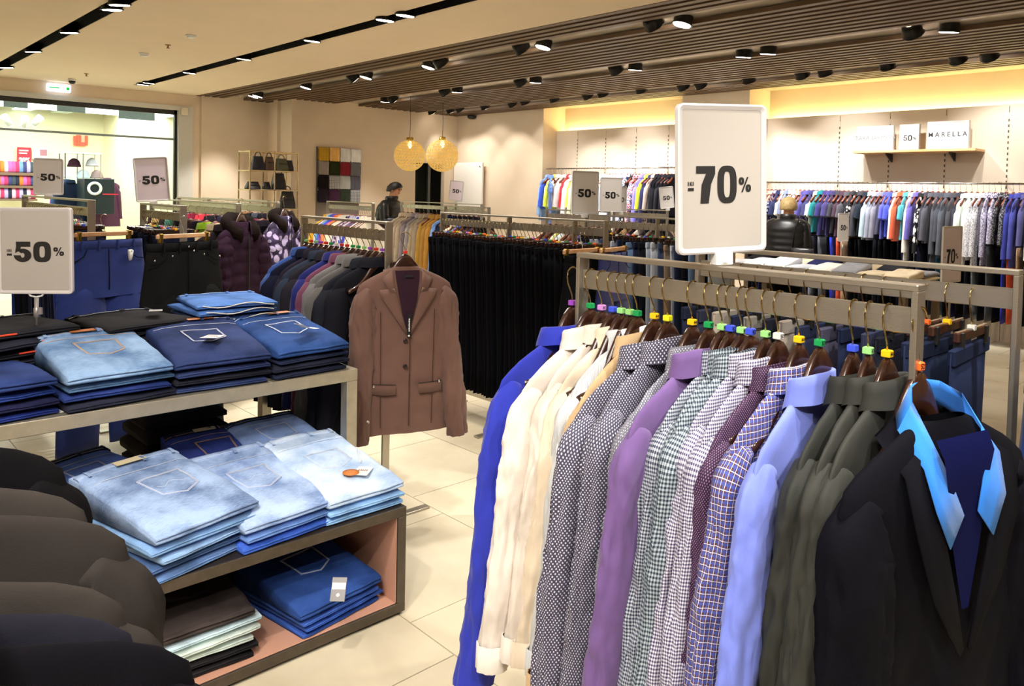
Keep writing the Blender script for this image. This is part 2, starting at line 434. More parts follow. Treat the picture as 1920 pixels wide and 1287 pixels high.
# ------------------------------------------------------------------ neighbour shop seen through the glass
yw = plain('neighbour_wall', (244, 234, 196), 0.8)
nb = MB(); nb.box(-17.6, -17.5, -2, 7.2, 0, 3.6); nb.box(-17.5, -16.2, 4.7, 4.8, 0, 3.6); nb.box(-16.3, -16.2, 4.8, 7.2, 0, 3.6); nb.box(-17.6, XL - .16, 7.0, 7.1, 0, 3.6); nb.box(-17.6, XL - .16, -2.1, -2, 0, 3.6)
struct('wall_neighbour', nb, yw)
struct('floor_neighbour', MB().box(-17.6, XL - .16, -2, 7.1, -0.02, 0.002), fm)
ng = plain('neighbour_grid_dark', (44, 66, 70), 0.6); tl = plain('neighbour_ceiling_tile', (200, 216, 214), 0.7); tlit = plain('neighbour_light_panel', (240, 255, 252), .5, emit=3.5)
cn = struct('ceiling_neighbour', MB().box(-17.6, XL - .16, -2, 7.1, 3.02, 3.1), ng)
rnd = random.Random(5)
for i in range(7):
    for j in range(13):
        x = -17.4 + i * 0.66; yy = -1.4 + j * 0.64
        if rnd.random() < 0.25: continue
        MB().box(x, x + 0.58, yy, yy + 0.3, 2.93, 2.95).obj('ceiling_tile', tlit if rnd.random() < 0.28 else tl, cn)
# ------------------------------------------------------------------ ceiling lamps
house_m = plain('lamp_housing', (14, 13, 13), 0.35, 0.3)
ring_m = plain('lamp_ring', (150, 148, 145), 0.3, 0.7)
_hm = MB(); _hm.lathe([(0.030, 0.085), (0.052, 0.080), (0.060, 0.05), (0.060, 0.004), (0.066, 0.0), (0.066, -0.006), (0.056, -0.006), (0.052, 0.012)], 20, caps=False)
HM = _hm.mesh('lamp_housing', [house_m])
LM = MB().lathe([(0.0005, 0.0), (0.05, 0.0), (0.052, 0.006)], 20, caps=False).mesh('lens', [lens_m])
LD = {}; DN = {}
ORDS = ['first', 'second', 'third', 'fourth', 'fifth', 'sixth', 'seventh', 'eighth', 'ninth', 'tenth', 'eleventh', 'twelfth', 'thirteenth', 'fourteenth']
def downlight(p, tx, ty, watts, row, off=False, cone=62):
    """tx, ty: tilt of the lamp head about the world axes"""
    k_ = (row, off); DN[k_] = DN.get(k_, 0) + 1
    t = thing('downlight', ('black downlight turned away, %s %s' if off else 'lit downlight, %s %s') % (ORDS[DN[k_] - 1], row), 'lamp', p, 0, ('dark downlights, ' if off else 'lit downlights, ') + row)
    t.rotation_euler = (tx, ty, 0); t.scale = (1.35, 1.35, 1.2)
    setmat(link('housing', HM, t), house_m)
    lo_ = link('lens', LM, t, (0, 0, -.010)); lo_.scale = (1.06, 1.06, 1)
    if watts:
        k = (watts, cone)
        if k not in LD:
            l = bpy.data.lights.new('downlight_beam', 'SPOT'); l.energy = watts; l.spot_size = radians(cone); l.spot_blend = 0.55
            l.color = (1, 0.955, 0.90); l.shadow_soft_size = 0.035; LD[k] = l
        b = link('downlight_beam', LD[k], t, (0, 0, -0.02))
    return t
W = SPOT_W
row1 = 'in the black slot over the shopfront side'
for px, py, in ((12, 126), (62, 96), (130, 60), (210, 17), (224, 8)):
    downlight(at(px, py, z=2.985), 0.12, 0.1, W, row1)
row2 = 'in the black slot beside the slatted ceiling'
for px, py in ((268, 158), (279, 155), (355, 136), (457, 110), (585, 76), (722, 37), (760, 28)):
    downlight(at(px, py, z=2.985), 0.0, 0.15, W, row2)
g1 = 'in the first gap of the slatted ceiling'; g2 = 'in the second gap of the slatted ceiling'; g3 = 'in the last gap of the slatted ceiling'
for row, L_ in ((g1, ((475, 181, 0), (483, 180, 0), (573, 164, 0), (665, 148, 1), (686, 145, 0), (803, 126, 0), (829, 120, 1), (980, 93, 1), (1018, 88, 0), (1228, 48, 1), (1279, 45, 0))),
                (g2, ((722, 190, 0), (739, 188, 1), (836, 175, 1), (857, 172, 0), (978, 157, 1), (1004, 154, 0), (1157, 134, 1), (1191, 130, 0), (1394, 106, 0), (1440, 100, 0), (1713, 64, 1), (1779, 59, 0))),
                (g3, ((811, 211, 0), (845, 209, 0), (863, 206, 1), (910, 202, 0), (962, 196, 1), (985, 193, 0), (1040, 188, 0), (1103, 181, 1), (1131, 178, 0), (1203, 171, 0), (1282, 164, 1), (1315, 161, 1), (1405, 152, 0), (1505, 142, 1), (1548, 138, 0), (1665, 126, 0), (1797, 113, 1), (1856, 107, 1)))):
    for px, py, off in L_:
        p = at(px, py, z=2.99)
        if row is g3: tx, ty, w = (0.55, 0.0, W * (1.3 if px > 1035 else .4))            # towards the wall rails
        elif row is g2: tx, ty, w = (0.1, 0.15, W)
        else: tx, ty, w = (-0.2, 0.15, W)
        if off: tx, ty = (0.75 if row is not g1 else 0.8, -0.1)
        downlight(p, tx, ty, w * (0.5 if off else 1), row, bool(off), 70 if row is g3 else 62)
row0 = 'over the near racks behind the photographer'
for x, y, tx, ty in ((-0.3, 1.9, 0.0, 0.1), (0.3, 1.9, -.1, .3), (-2.9, 3.7, -.15, 0.2), (-1.6, 3.7, -.2, 0.1), (-0.5, 3.7, -.2, 0), (0.8, 3.7, -.25, .3), (-4.9, 1.92, 0, .1), (-3.3, 1.92, 0, .15), (-1.4, 0.2, .25, .5), (-0.2, -.4, .5, .35), (0.9, 0.5, .3, .55)):
    downlight((x, y, 2.985), tx, ty, W * 1.1, row0)

# small ceiling fittings
def smoke(px, py, lab, r=0.05, h=0.03, m=white_m, name='smoke_detector', cat='detector'):
    p = at(px, py, z=3.0)
    t = thing(name, lab, cat, p)
    MB().lathe([(r * 1.05, 0), (r * 1.05, -h * .35), (r * .95, -h * .45)], 18).obj('base', m, t)
    MB().lathe([(r * .8, -h * .45), (r * .75, -h * .8), (r * .4, -h)], 18).obj('sensor', m, t)
smoke(358, 66, 'white round smoke detector on the plaster ceiling between the slots')
smoke(270, 100, 'white dome sensor with a dark underside on the plaster ceiling', 0.05, 0.04, white_m, 'motion_sensor', 'sensor')
brz = plain('bronze', (160, 120, 70), .4, .7)
for px, py, l in ((315, 84, 'small brass sprinkler head near the smoke detector'), (162, 138, 'small brass sprinkler head near the exit sign')):
    t = thing('sprinkler', l, 'sprinkler', at(px, py, z=3.0))
    MB().lathe([(.03, 0), (.028, -.006), (.01, -.008), (.009, -.03)], 12).obj('collar', brz, t); MB().lathe([(.004, -.03), (.02, -.034), (.02, -.037)], 12).obj('deflector', brz, t)
t = thing('dome_camera', 'small dome camera on the ceiling above the exit sign', 'camera', at(135, 148, z=3.0))
MB().lathe([(.05, 0), (.05, -.03)], 16).obj('mount', white_m, t); MB().lathe([(.045, -.03), (.042, -.05), (.025, -.068), (.004, -.072)], 16).obj('dome', black_m, t)
t = thing('dome_camera', 'dark dome camera on the slats near the far corner', 'camera', at(885, 217, z=2.99))
MB().lathe([(.09, 0), (.09, -.03), (.075, -.05), (.05, -.065), (.004, -.07)], 16).obj('dome', black_m, t)
t = thing('exit_sign', 'glowing white and green exit sign over the shop window', 'sign', at(110, 165, x=XL + .07))
MB().bbox(-.04, .04, -.15, .15, -.055, .055, .01).obj('case', plain('sign_white', (225, 235, 255), .4, emit=1.6), t)
MB().box(.041, .043, .09, .13, -.025, .015).obj('pictogram', plain('sign_green', (10, 170, 60), .4, emit=1), t)
MB().box(.041, .043, -.13, .0, -.012, .004).obj('lettering', plain('sign_green', (10, 170, 60), .4, emit=1), t)
t = thing('wall_box', 'small beige sensor box at the top corner of the shop window', 'box', at(346, 209, x=XL + .06))
MB().bbox(-.03, .03, -.05, .05, -.06, .06, .008).obj('case', plain('beige_plastic', (215, 205, 185), .5), t)

# pendant globes of linked rings
def globe(px, py, Y, r, lab):
    c = at(px, py, y=Y)
    t = thing('pendant_lamp', lab, 'lamp', c, 0, None)
    am = plain('amber_rings', (222, 186, 96), 0.35, 0, 0, 0, .1, 10); am.node_tree.nodes['Principled BSDF'].inputs['Transmission Weight'].default_value = .15
    am.node_tree.nodes['Principled BSDF'].inputs['Emission Color'].default_value = srgb((255, 214, 120)); am.node_tree.nodes['Principled BSDF'].inputs['Emission Strength'].default_value = .22
    s = MB(); n = 15
    for k in range(1, n):
        th = pi * k / n
        cnt = max(4, int(round(2 * n * sin(th))))
        for i in range(cnt):
            ph = 2 * pi * (i + .5 * (k % 2)) / cnt
            d = Vector((sin(th) * cos(ph), sin(th) * sin(ph), cos(th)))
            a = Vector((-sin(ph), cos(ph), 0)); b2 = d.cross(a)
            R = pi * r / n * 0.62
            o_, i_, = [], []
            rings = []
            for q in range(8):
                w = a * cos(2 * pi * q / 8) + b2 * sin(2 * pi * q / 8)
                rings.append([d * r + w * R, d * (r + .006) + w * R * .8, d * r + w * R * .58, d * (r - .006) + w * R * .8])
            b0 = len(s.v)
            for rg in rings: s.v += [tuple(p) for p in rg]
            for q in range(8):
                q2 = (q + 1) % 8
                for e in range(4):
                    e2 = (e + 1) % 4
                    s.face([b0 + q * 4 + e, b0 + q * 4 + e2, b0 + q2 * 4 + e2, b0 + q2 * 4 + e], 0, True)
    s.obj('globe', am, t)['kind'] = 'stuff'
    MB().lathe([(.03, r + .05), (.055, r + .045), (.06, r - .005), (.055, r - .012)], 18).obj('cap', plain('gold', (214, 176, 70), .3, .8), t)
    MB().lathe([(.012, r - .01), (.03, r - .05), (.035, r - .09), (.02, r - .12), (.004, r - .13)], 14).obj('bulb', plain('warm_bulb', (255, 210, 130), .4, emit=9), t)
    MB().tube([(0, 0, r + .05), (0.004, 0.003, (3 - c.z + r) / 2), (0, 0, 3 - c.z)], .004, 6).obj('cord', black_m, t)
globe(768, 292, 7.0, .235, 'amber ringed globe pendant, the one nearer the shopfront')
globe(829, 292, 7.84, .26, 'amber ringed globe pendant beside the other, hanging before the dark doorway')

# ------------------------------------------------------------------ display racks of flat steel bar
def rack(lab, x0, x1, y, z, posts=None, group=None, foot=.25, flat=.04, rail=True, feet=True):
    t = thing('clothes_rack', lab, 'rack', ((x0 + x1) / 2, y, 0), 0, group)
    h = (x1 - x0) / 2; f = flat / 2; th = .011
    ps = posts if posts is not None else [x0, x1]
    MB().bbox(-h, h, -f, f, z - .012, z, .0015).obj('top_bar', steel, t)
    pm = {}
    for p in ps:
        xx = p - (x0 + x1) / 2
        xx = max(-h, min(h - th, xx))
        MB().bbox(xx, xx + th, -f, f, .012, z - .012, .0015).obj('post', steel, t)
        if feet: MB().bbox(xx - .014, xx + .026, -foot, foot, 0, .012, .0015).obj('foot', steel, t)
    if rail: MB().bbox(-h + th, h - th, -.006, .006, z - .091, z - .043, .0015).obj('hanging_rail', steel, t)
    if feet: MB().bbox(-h + th, h - th, -.012, .012, .16, .20, .001).obj('stretcher', steel, t)
    return t
ZR = 1.40
rack('steel clothes rack of shirts under the 70 percent sign', -1.325, -.507, 1.48, ZR)
rack('steel clothes rack of trousers close behind the shirt rack', -1.33, -.485, 2.02, ZR)
rack('steel clothes rack of suit jackets with the brown jacket on its end', -3.80, -2.985, 2.01, 1.402)
rack('steel clothes rack of suit jackets in the near left corner', -2.1, -0.62, .04, 1.40)
rack('long steel rack of black trousers, middle section', -4.36, -2.84, 3.38, ZR, [-4.36, -3.66, -3.09, -2.84])
rack('steel rack of jeans behind the long rack of black trousers', -3.85, -2.6, 4.34, ZR, [-3.85, -3.2, -2.6])
rack('steel rack with camel and brown jackets before the far door', -8.77, -7.09, 6.1, ZR, [-8.77, -7.6, -7.09])
rack('low steel rack of dark knitwear beyond the camel jackets', -6.4, -5.7, 5.0, ZR)
rack('steel rack of colourful shirts behind the suit jacket rack', -8.35, -7.35, 4.73, ZR)
rack('steel rack behind the puffer coats, nearest the shop window', -9.45, -8.5, 3.35, 1.40)
rack('steel rack behind the puffer coats, nearest the bag shelf', -10.2, -8.3, 3.95, 1.40)
rack('steel rack with the plum puffer coat on its end', -7.2, -5.37, 2.33, 1.43)
rack('steel rack with the floral puffer coat on its end', -8.2, -5.97, 2.92, 1.43)
rack('steel rack with black jeans clipped on its end', -5.2, -4.50, 1.63, 1.434)
rack('steel rack with blue trousers clipped on its end', -6.3, -4.64, 1.19, 1.46)
rack('steel rack of blouses before the far alcove', -5.35, -4.55, 5.45, 1.395)
rack('steel rack of blouses behind the 70 percent sign', -5.7, -4.95, 6.9, 1.395)

# ------------------------------------------------------------------ price signs
def glyph(ch, w, h, t):
    """bold glyph outlines: list of polygons (outer, inner or None) inside a w x h box"""
    P = []
    def ring(cx, cy, rx, ry, tx, ty, pw=2.6, n=28):
        o = []; i = []
        for k in range(n):
            a = 2 * pi * k / n; c_, s_ = cos(a), sin(a)
            f = lambda v, p: (abs(v) ** (2 / p)) * (1 if v >= 0 else -1)
            o.append((cx + rx * f(c_, pw), cy + ry * f(s_, pw))); i.append((cx + (rx - tx) * f(c_, pw), cy + (ry - ty) * f(s_, pw)))
        return (o, i)
    if ch == '0': P.append(ring(w / 2, h / 2, w / 2, h / 2 * 1.02, t, t * .75, 3.0))
    elif ch == '7':
        P.append(([(0, h), (w, h), (w, h - t * .85), (w * .78, h * .5), (w * .66, 0), (w * .66 - t * 1.06, 0), (w * .62 - t * .8, h * .5), (w - t * 1.15, h - t * .8), (0, h - t * .8)], None))
    elif ch == '5':
        tt = t * .62
        P.append(([(w * .08, h), (w * .94, h), (w * .94, h - t * .72), (w * .08, h - t * .72)], None))
        P.append(([(w * .08, h - t * .7), (w * .08 + t * .72, h - t * .7), (w * .1 + t * .5, h * .55), (w * .02, h * .44)], None))
        n = 18; o = []; i = []
        cx, cy, rx, ry = w * .47, h * .325, w * .53, h * .335
        for k in range(n + 1):
            a = radians(130) - radians(310) * k / n
            o.append((cx + rx * cos(a), cy + ry * sin(a))); i.append((cx + (rx - t) * cos(a), cy + (ry - tt) * sin(a)))
        for k in range(n): P.append(([o[k], o[k + 1], i[k + 1], i[k]], None))
    elif ch == '%':
        tt = t
        P.append(ring(w * .23, h * .74, w * .21, h * .25, tt, tt * .8)); P.append(ring(w * .77, h * .26, w * .21, h * .25, tt, tt * .8))
        P.append(([(w * .66, h), (w * .78, h), (w * .34, 0), (w * .22, 0)], None))
    elif ch == 'I': P.append(([(0, 0), (t, 0), (t, h), (0, h)], None))
    elif ch == 'K':
        P.append(([(0, 0), (t, 0), (t, h), (0, h)], None)); P.append(([(t * .9, h * .42), (w - t * 1.1, h), (w, h), (t * 1.3, h * .3)], None)); P.append(([(t * 1.6, h * .62), (t * 1.2, h * .36), (w - t * 1.2, 0), (w, 0)], None))
    elif ch == '-': P.append(([(0, 0), (w, 0), (w, t), (0, t)], None))
    return P
def put(mb, ch, x, y, w, h, t, z=0.0006):
    """glyph onto the sign face: local X across, local Z up, facing -Y"""
    for o_, i_ in glyph(ch, w, h, t):
        if i_ is None: mb.poly([(x + a, -z, y + b) for a, b in o_])
        else:
            n = len(o_); b0 = len(mb.v)
            mb.v += [(x + a, -z, y + b) for a, b in o_] + [(x + a, -z, y + b) for a, b in i_]
            for k in range(n): k2 = (k + 1) % n; mb.face([b0 + k, b0 + k2, b0 + n + k2, b0 + n + k])
def rrect(x0, x1, z0, z1, r, n=5):
    pts = []
    for cx, cz, a0 in ((x1 - r, z1 - r, 0), (x0 + r, z1 - r, 90), (x0 + r, z0 + r, 180), (x1 - r, z0 + r, 270)):
        for k in range(n + 1):
            a = radians(a0 + 90 * k / n); pts.append((cx + r * cos(a), cz + r * sin(a)))
    return pts
def price_sign(lab, p, rz, w=.222, h=.312, num='50', tilt=0.0, group=None, pole=0, iki=True, big=False, lean=0.0, papc=None, clamp=True):
    """p: bottom middle of the frame; sign stands up along Z, faces local -Y"""
    t = thing('price_sign', lab, 'sign', p, rz, group)
    t.rotation_euler = (lean, tilt, rz)
    pm = papc or paper
    fr = rrect(-w / 2, w / 2, 0, h, .014); i1 = rrect(-w / 2 + .004, w / 2 - .004, .004, h - .004, .011); i2 = rrect(-w / 2 + .0125, w / 2 - .0125, .0125, h - .0125, .006)
    m = MB(); m.loft([[Vector((a, d, b)) for a, b in pts] for pts, d in ((i2, -.0035), (i1, -.0075), (fr, -.006), (fr, .006), (i1, .0075), (i2, .0035))], True, False, 0, False)
    m.obj('frame', frame_m, t)
    MB().box(-w / 2 + .012, w / 2 - .012, -.003, .003, .012, h - .012).obj('paper', pm, t)
    d = MB(); s = w / .222
    if num == '70':
        H = .078 * s; y = h / 2 - H / 2 - .012
        put(d, '7', -.066 * s, y, .047 * s, H, .0195 * s); put(d, '0', -.0135 * s, y, .049 * s, H, .0165 * s); put(d, '%', .040 * s, y + .022 * s, .033 * s, .032 * s, .0062 * s)
        ix, iy = -.086 * s, y + .037 * s
    else:
        H = .060 * s; y = h / 2 - H / 2 - .004
        put(d, '5', -.060 * s, y, .050 * s, H, .021 * s); put(d, '0', -.005 * s, y, .053 * s, H, .0185 * s); put(d, '%', .054 * s, y + .018 * s, .033 * s, .026 * s, .0058 * s)
        ix, iy = -.083 * s, y + .029 * s
    if iki:
        put(d, 'I', ix, iy, .002 * s, .0085 * s, .0022 * s); put(d, 'K', ix + .0045 * s, iy, .006 * s, .0085 * s, .0021 * s); put(d, 'I', ix + .0115 * s, iy, .002 * s, .0085 * s, .0022 * s)
        put(d, '-', ix, iy - .0105 * s, .0145 * s, .007 * s, .0062 * s)
    else: put(d, '-', ix, iy - .004 * s, .013 * s, .004 * s, .004 * s)
    for v in range(len(d.v)): x_, y_, z_ = d.v[v]; d.v[v] = (x_, y_ - .0032, z_)
    d.obj('lettering', ink, t)
    if clamp:
        cm = plain('clamp_clear', (214, 214, 212), .25)
        if pole:
            MB().tube([(-.03, 0, .004), (-.02, 0, -.008), (0, 0, -.012), (.02, 0, -.008), (.03, 0, .004)], .0035, 6).obj('bracket', cm, t)
            c = MB().lathe([(.007, -.012), (.007, -.05), (.010, -.052), (.010, -.085), (.0065, -.087), (.0065, -pole)], 12); c.box(.008, .02, -.004, .004, -.075, -.05)
            c.obj('pole', plain('pole_grey', (150, 146, 146), .35, .4), t)
            if pole > .12: MB().bbox(-.06, .06, -.035, .035, -pole, -pole + .006, .002).obj('base', cm, t)
        else:
            c = MB().bbox(-.022, .022, -.012, .012, -.026, 0.004, .002); c.box(-.006, .006, -.016, .016, -.02, -.004)
            c.obj('clamp', cm, t)
    return t
papl = plain('sign_paper_lilac', (226, 214, 226), .7)
papg = plain('sign_paper_grey', (206, 202, 198), .8)
AY = pi / 2
p70 = at(1353, 483, y=1.48)
price_sign('large upright 70 percent sign clamped on the shirt rack', (p70.x, 1.48, 1.428), radians(68), .228, .322, '70', tilt=radians(-2.2))
p = at(68, 551, x=-3.2); price_sign('50 percent sign on a pole on the jeans table', p, radians(47), 0.27, .312, '50', pole=.335, tilt=radians(-1))
# ------------------------------------------------------------------ hangers and garments (local: X thickness, Y width, Z down from the top of the hook)
def hook_path(r=.022, top=0.0, bot=-.092):
    return [(0, 0, bot), (0, -.002, bot + .018), (0, -.011, bot + .035), (0, -.0205, -.040 + top), (0, -.0235, -.024), (0, -.0195, -.009), (0, -.010, -.0015), (0, 0, .0), (0, .010, -.0025), (0, .0185, -.010), (0, .022, -.020)]
HK = MB().tube(hook_path(), .0019, 6).mesh('hook', [brass])
HKc = MB().tube(hook_path(), .0019, 6).mesh('hook', [chrome])
def wood_mesh(hw=.180, drop=.158):
    s = MB(); rings = []
    n = 24
    for k in range(n + 1):
        y = -hw + 2 * hw * k / n; a = abs(y)
        zt = -.100 - drop * (1 - exp(-(a / .086) ** 2.0)) - .012 * (a / hw) ** 3
        th = .0085 + .002 * (a / hw) ** 2
        hh = .050 * exp(-(a / .075) ** 2) + .022
        ring = []
        for q in range(10):
            an = 2 * pi * q / 10
            ring.append((th * (abs(cos(an)) ** .7) * (1 if cos(an) > 0 else -1), y, zt - hh / 2 + hh / 2 * sin(an)))
        rings.append(ring)
    return s.loft(rings, True, True).mesh('hanger_body', [darkwood])
WD = wood_mesh()
TGM = MB().bbox(-.0085, .0085, -.0085, .0085, -.1, -.0865, .0015).mesh('size_ring', [white_m])
TAGC = {'purple': (150, 70, 190), 'green': (20, 150, 80), 'pink': (206, 140, 214), 'blue': (60, 84, 220), 'lime': (150, 214, 130), 'yellow': (250, 196, 20), 'lemon': (230, 226, 30), 'orange': (250, 110, 40), 'white': (222, 224, 218), 'red': (220, 50, 30)}
def tagm(c): return plain('size_' + c, TAGC[c], .4)
def text_mesh(txt, size, bold=0.0, sx=1.0, extr=0.0):
    c = bpy.data.curves.new('t', 'FONT'); c.body = txt; c.size = size; c.align_x = 'CENTER'; c.align_y = 'CENTER'; c.offset = bold; c.extrude = extr; c.resolution_u = 3
    o = bpy.data.objects.new('t', c); COL.objects.link(o)
    dg = bpy.context.evaluated_depsgraph_get(); me = bpy.data.meshes.new_from_object(o.evaluated_get(dg)); bpy.data.objects.remove(o)
    for v in me.vertices: v.co.x *= sx
    return me
def hanger(p, rz, lab, group, tc=None, num=None, numside=1):
    t = thing('coat_hanger', lab, 'hanger', p, rz, group)
    link('hook', HK, t); link('hanger_body', WD, t)
    if tc:
        r = setmat(link('size_ring', TGM, t), tagm(tc)); r['label'] = tc + ' plastic size ring'
        if num:
            me = text_mesh(num, .0115, .0003)
            me.materials.clear(); me.materials.append(ink)
            link('size_number', me, r, (.0089, 0, -.0933), (pi / 2, 0, pi / 2))
    return t

def nz3(x, y, z, s=0): return noise.noise(Vector((x + s * 7.31, y - s * 3.7, z + s * 1.9)))
SIL = {   # half width by height below the hook top
    'shirt': [(-.160, .052), (-.172, .075), (-.190, .112), (-.212, .152), (-.235, .186), (-.258, .208), (-.285, .219), (-.33, .216), (-.40, .212), (-.50, .214), (-.62, .218), (-.75, .226), (-.88, .235)],
    'jacket': [(-.158, .055), (-.170, .085), (-.188, .126), (-.206, .166), (-.224, .198), (-.243, .222), (-.275, .234), (-.33, .226), (-.40, .220), (-.50, .214), (-.62, .220), (-.74, .230), (-.87, .240)],
    'tee': [(-.160, .07), (-.172, .09), (-.190, .12), (-.212, .152), (-.235, .180), (-.258, .198), (-.285, .206), (-.33, .205), (-.40, .205), (-.50, .208), (-.62, .212), (-.70, .216), (-.78, .22)],
    'dress': [(-.160, .06), (-.172, .08), (-.190, .11), (-.212, .142), (-.235, .165), (-.258, .180), (-.285, .185), (-.33, .18), (-.40, .17), (-.55, .17), (-.75, .20), (-.95, .23), (-1.1, .25)],
}
SIL['suit'] = [(-.158, .055), (-.168, .09), (-.180, .132), (-.194, .172), (-.210, .202), (-.232, .226), (-.27, .236), (-.33, .230), (-.40, .222), (-.50, .216), (-.62, .220), (-.74, .230), (-.87, .240)]
def body_mb(sil, q, seed, ht=.016, fold=.008, length=None, dens=1.0):
    prof = SIL[sil]
    if length:
        z0 = prof[6][0]; zN = prof[-1][0]; k = (-length - z0) / (zN - z0)
        prof = prof[:7] + [(z0 + (z - z0) * k, w) for z, w in prof[7:]]
    # refine rows
    rows = []
    for (z0, w0), (z1, w1) in zip(prof[:-1], prof[1:]):
        n = max(1, int(abs(z1 - z0) / (.010 if q > 1 else (.05 if q else .14))))
        for i in range(n): rows.append((z0 + (z1 - z0) * i / n, w0 + (w1 - w0) * i / n))
    rows.append(prof[-1])
    nc = {0: 12, 1: 24, 2: 80}[q]
    rings = []; uvs = []
    for z, w in rows:
        d = min(1, max(0, (-z - .17) / .35)); ring = []; uv = []
        tz = .012 + (ht - .012) * min(1, (-z - .15) / .12)
        for i in range(nc):
            a = 2 * pi * i / nc
            y = w * (abs(cos(a)) ** .75) * (1 if cos(a) >= 0 else -1)
            x = tz * sin(a)
            f = fold * d
            x += f * (sin(y * 34 + seed * 1.7 + 2 * z) * .7 + 1.3 * nz3(y * 7, z * 1.6, 0, seed)) * (.5 + .5 * d)
            if q > 0:
                x += .006 * nz3(y * 22, z * 14, a * .2, seed + 3) * (.4 + d); zz = z + .006 * nz3(y * 9, z * 2, 0, seed + 5) * (1 if z <= rows[-1][0] + .001 else .2)
            else: zz = z
            if q == 2: x += CRS * .8 * crease(y, z, seed) * (1 if sin(a) > 0 else -1) * min(1, d * 3)
            ring.append((x, y * (1 + .02 * d * sin(z * 6 + seed)), zz)); uv.append((y + (.4 if sin(a) < 0 else 0) + x, z))
        uv.append(uv[0])
        rings.append(ring); uvs.append(uv)
    s = MB(); s.loft(rings, True, False, 0, True, uvs)
    return s
def crease(a, b, seed):
    """sharp pressed creases: -1..1 field over two surface coordinates in metres"""
    u = a * .8 + b * .6; w = -a * .6 + b * .8
    n1 = nz3(u * 24, w * 4.5, 0, seed); n2 = nz3(a * 20 - b * 12, b * 6, 4, seed + 11)
    return (1 - min(1, abs(n1) * 6)) * .7 + (1 - min(1, abs(n2) * 6)) * .5 - .35
def sleeve_mb(side, q, seed, length=.62, r0=.062, r1=.040, rx0=.030, rx1=.026, sh=(.195, -.268), swing=(.0, .0), out=.05):
    """side +-1; sleeve hangs from the shoulder tip"""
    y0, z0 = sh; n = {0: 5, 1: 16, 2: 84}[q]; nc = {0: 8, 1: 14, 2: 40}[q]
    rings = []; uvs = []
    L = length
    def path(t):
        # quick turn over the shoulder, then straight down leaning out
        a = min(1, t / .13)
        y = y0 + .028 * sin(a * pi / 2) + out * max(0, t - .08) ; z = z0 + .012 * sin(a * pi) * .4 - L * max(0, t - .035) * 1.03
        return y - .030 * (1 - a), z
    for k in range(n + 1):
        t = k / n; t = t ** 1.25 if q == 2 else t
        y, z = path(t); y2, z2 = path(min(1, t + .02)); y3, z3 = path(max(0, t - .02))
        ty, tz = y2 - y3, z2 - z3; l = sqrt(ty * ty + tz * tz) or 1; ty /= l; tz /= l
        ny, nzv = -tz, ty                         # normal in the YZ plane (outwards)
        ease = min(1, .25 + t / .10 * .75) if t < .1 else 1
        r = (r0 + (r1 - r0) * t) * ease; rx = (rx0 + (rx1 - rx0) * t) * (.55 + .45 * ease)
        if t > .9: r *= 1.0
        ring = []; uv = []
        xo = swing[0] * t + .012 * nz3(0, t * 3, 0, seed) * t
        for i in range(nc):
            a = 2 * pi * i / nc
            w = 1 + (.26 * nz3(cos(a) * 1.6, sin(a) * 1.6, t * 4.5, seed + side) + WR * (.5 - 1.6 * abs(nz3(cos(a) * 2.2, sin(a) * 2.2, t * 9 + cos(a) * 2.2, seed + 9)))) * min(1, t * 5) * (1 if q else 0)
            if q == 2: w += CRS * crease(a * .05, t * L, seed + side) / max(r, .03) * min(1, t * 6)
            pn = r * cos(a) * w - r * .55; px_ = rx * sin(a) * w + xo
            yy = (y + ny * pn) * side; zz = z + nzv * pn
            ring.append((px_, yy, zz)); uv.append((a * .05, -t * L))
        uv.append((2 * pi * .05, -t * L))
        if side < 0: pass
        rings.append(ring); uvs.append(uv)
    s = MB(); s.loft(rings, True, False, 0, True, uvs)
    b = len(s.v); c = [sum((Vector(p) for p in rings[-1]), Vector()) / nc]
    # inner turn-up of the cuff
    s.loft([rings[-1], [tuple(c[0] + (Vector(p) - c[0]) * .8 + Vector((0, 0, .012))) for p in rings[-1]]], True, True, 0, True)
    return s, rings[-1]
def collar_mb(q, r=(.036, .062), z=-.150, h=.042, spread=.012, facing=-1, seed=0, gap=.5):
    """turned-down shirt collar; the open front looks along facing*X"""
    n = {0: 10, 1: 18, 2: 30}[q]; rings = []; uvs = []
    prof = [(-.004, -.020), (0, 0), (.0, h * .45), (.002, h * .82), (.006, h * .96), (.011, h * .90), (spread + .004, h * .5), (spread + .008, 0.0), (spread + .010, -.012)]
    for k in range(n + 1):
        a = (gap + (2 * pi - 2 * gap) * k / n)
        ca, sa = cos(a), sin(a)                       # a=0 is the front opening
        front = max(0, cos(a))                        # points reach down in front
        ring = []; uv = []
        for (dr, dz) in prof:
            x = (r[0] + dr) * ca; y = (r[1] + dr) * sa
            zz = z + dz - .016 * (1 + ca) / 2 * (1 if dz > 0 else .6)
            if dr >= spread: zz -= .028 * front ** 2
            zz += .003 * nz3(y * 20, x * 20, dz * 20, seed) if q else 0
            ring.append((x * facing, y * facing, zz)); uv.append((a * .06, dz + dr))
        rings.append(ring); uvs.append(uv)
    s = MB(); s.loft(rings, False, False, 0, True, uvs); return s
def cuff_mb(ring, h=.06):
    c = sum((Vector(p) for p in ring), Vector()) / len(ring)
    up = Vector((0, 0, h))
    A = [c + (Vector(p) - c) * 1.05 + up for p in ring]; B = [c + (Vector(p) - c) * 1.09 for p in ring]; A0 = [c + (Vector(p) - c) * .96 + up for p in ring]
    uv = [[(.012 * i, .06 * k) for i in range(len(ring) + 1)] for k in range(3)]
    s = MB(); s.loft([A0, A, B], True, False, 0, True, uv); return s

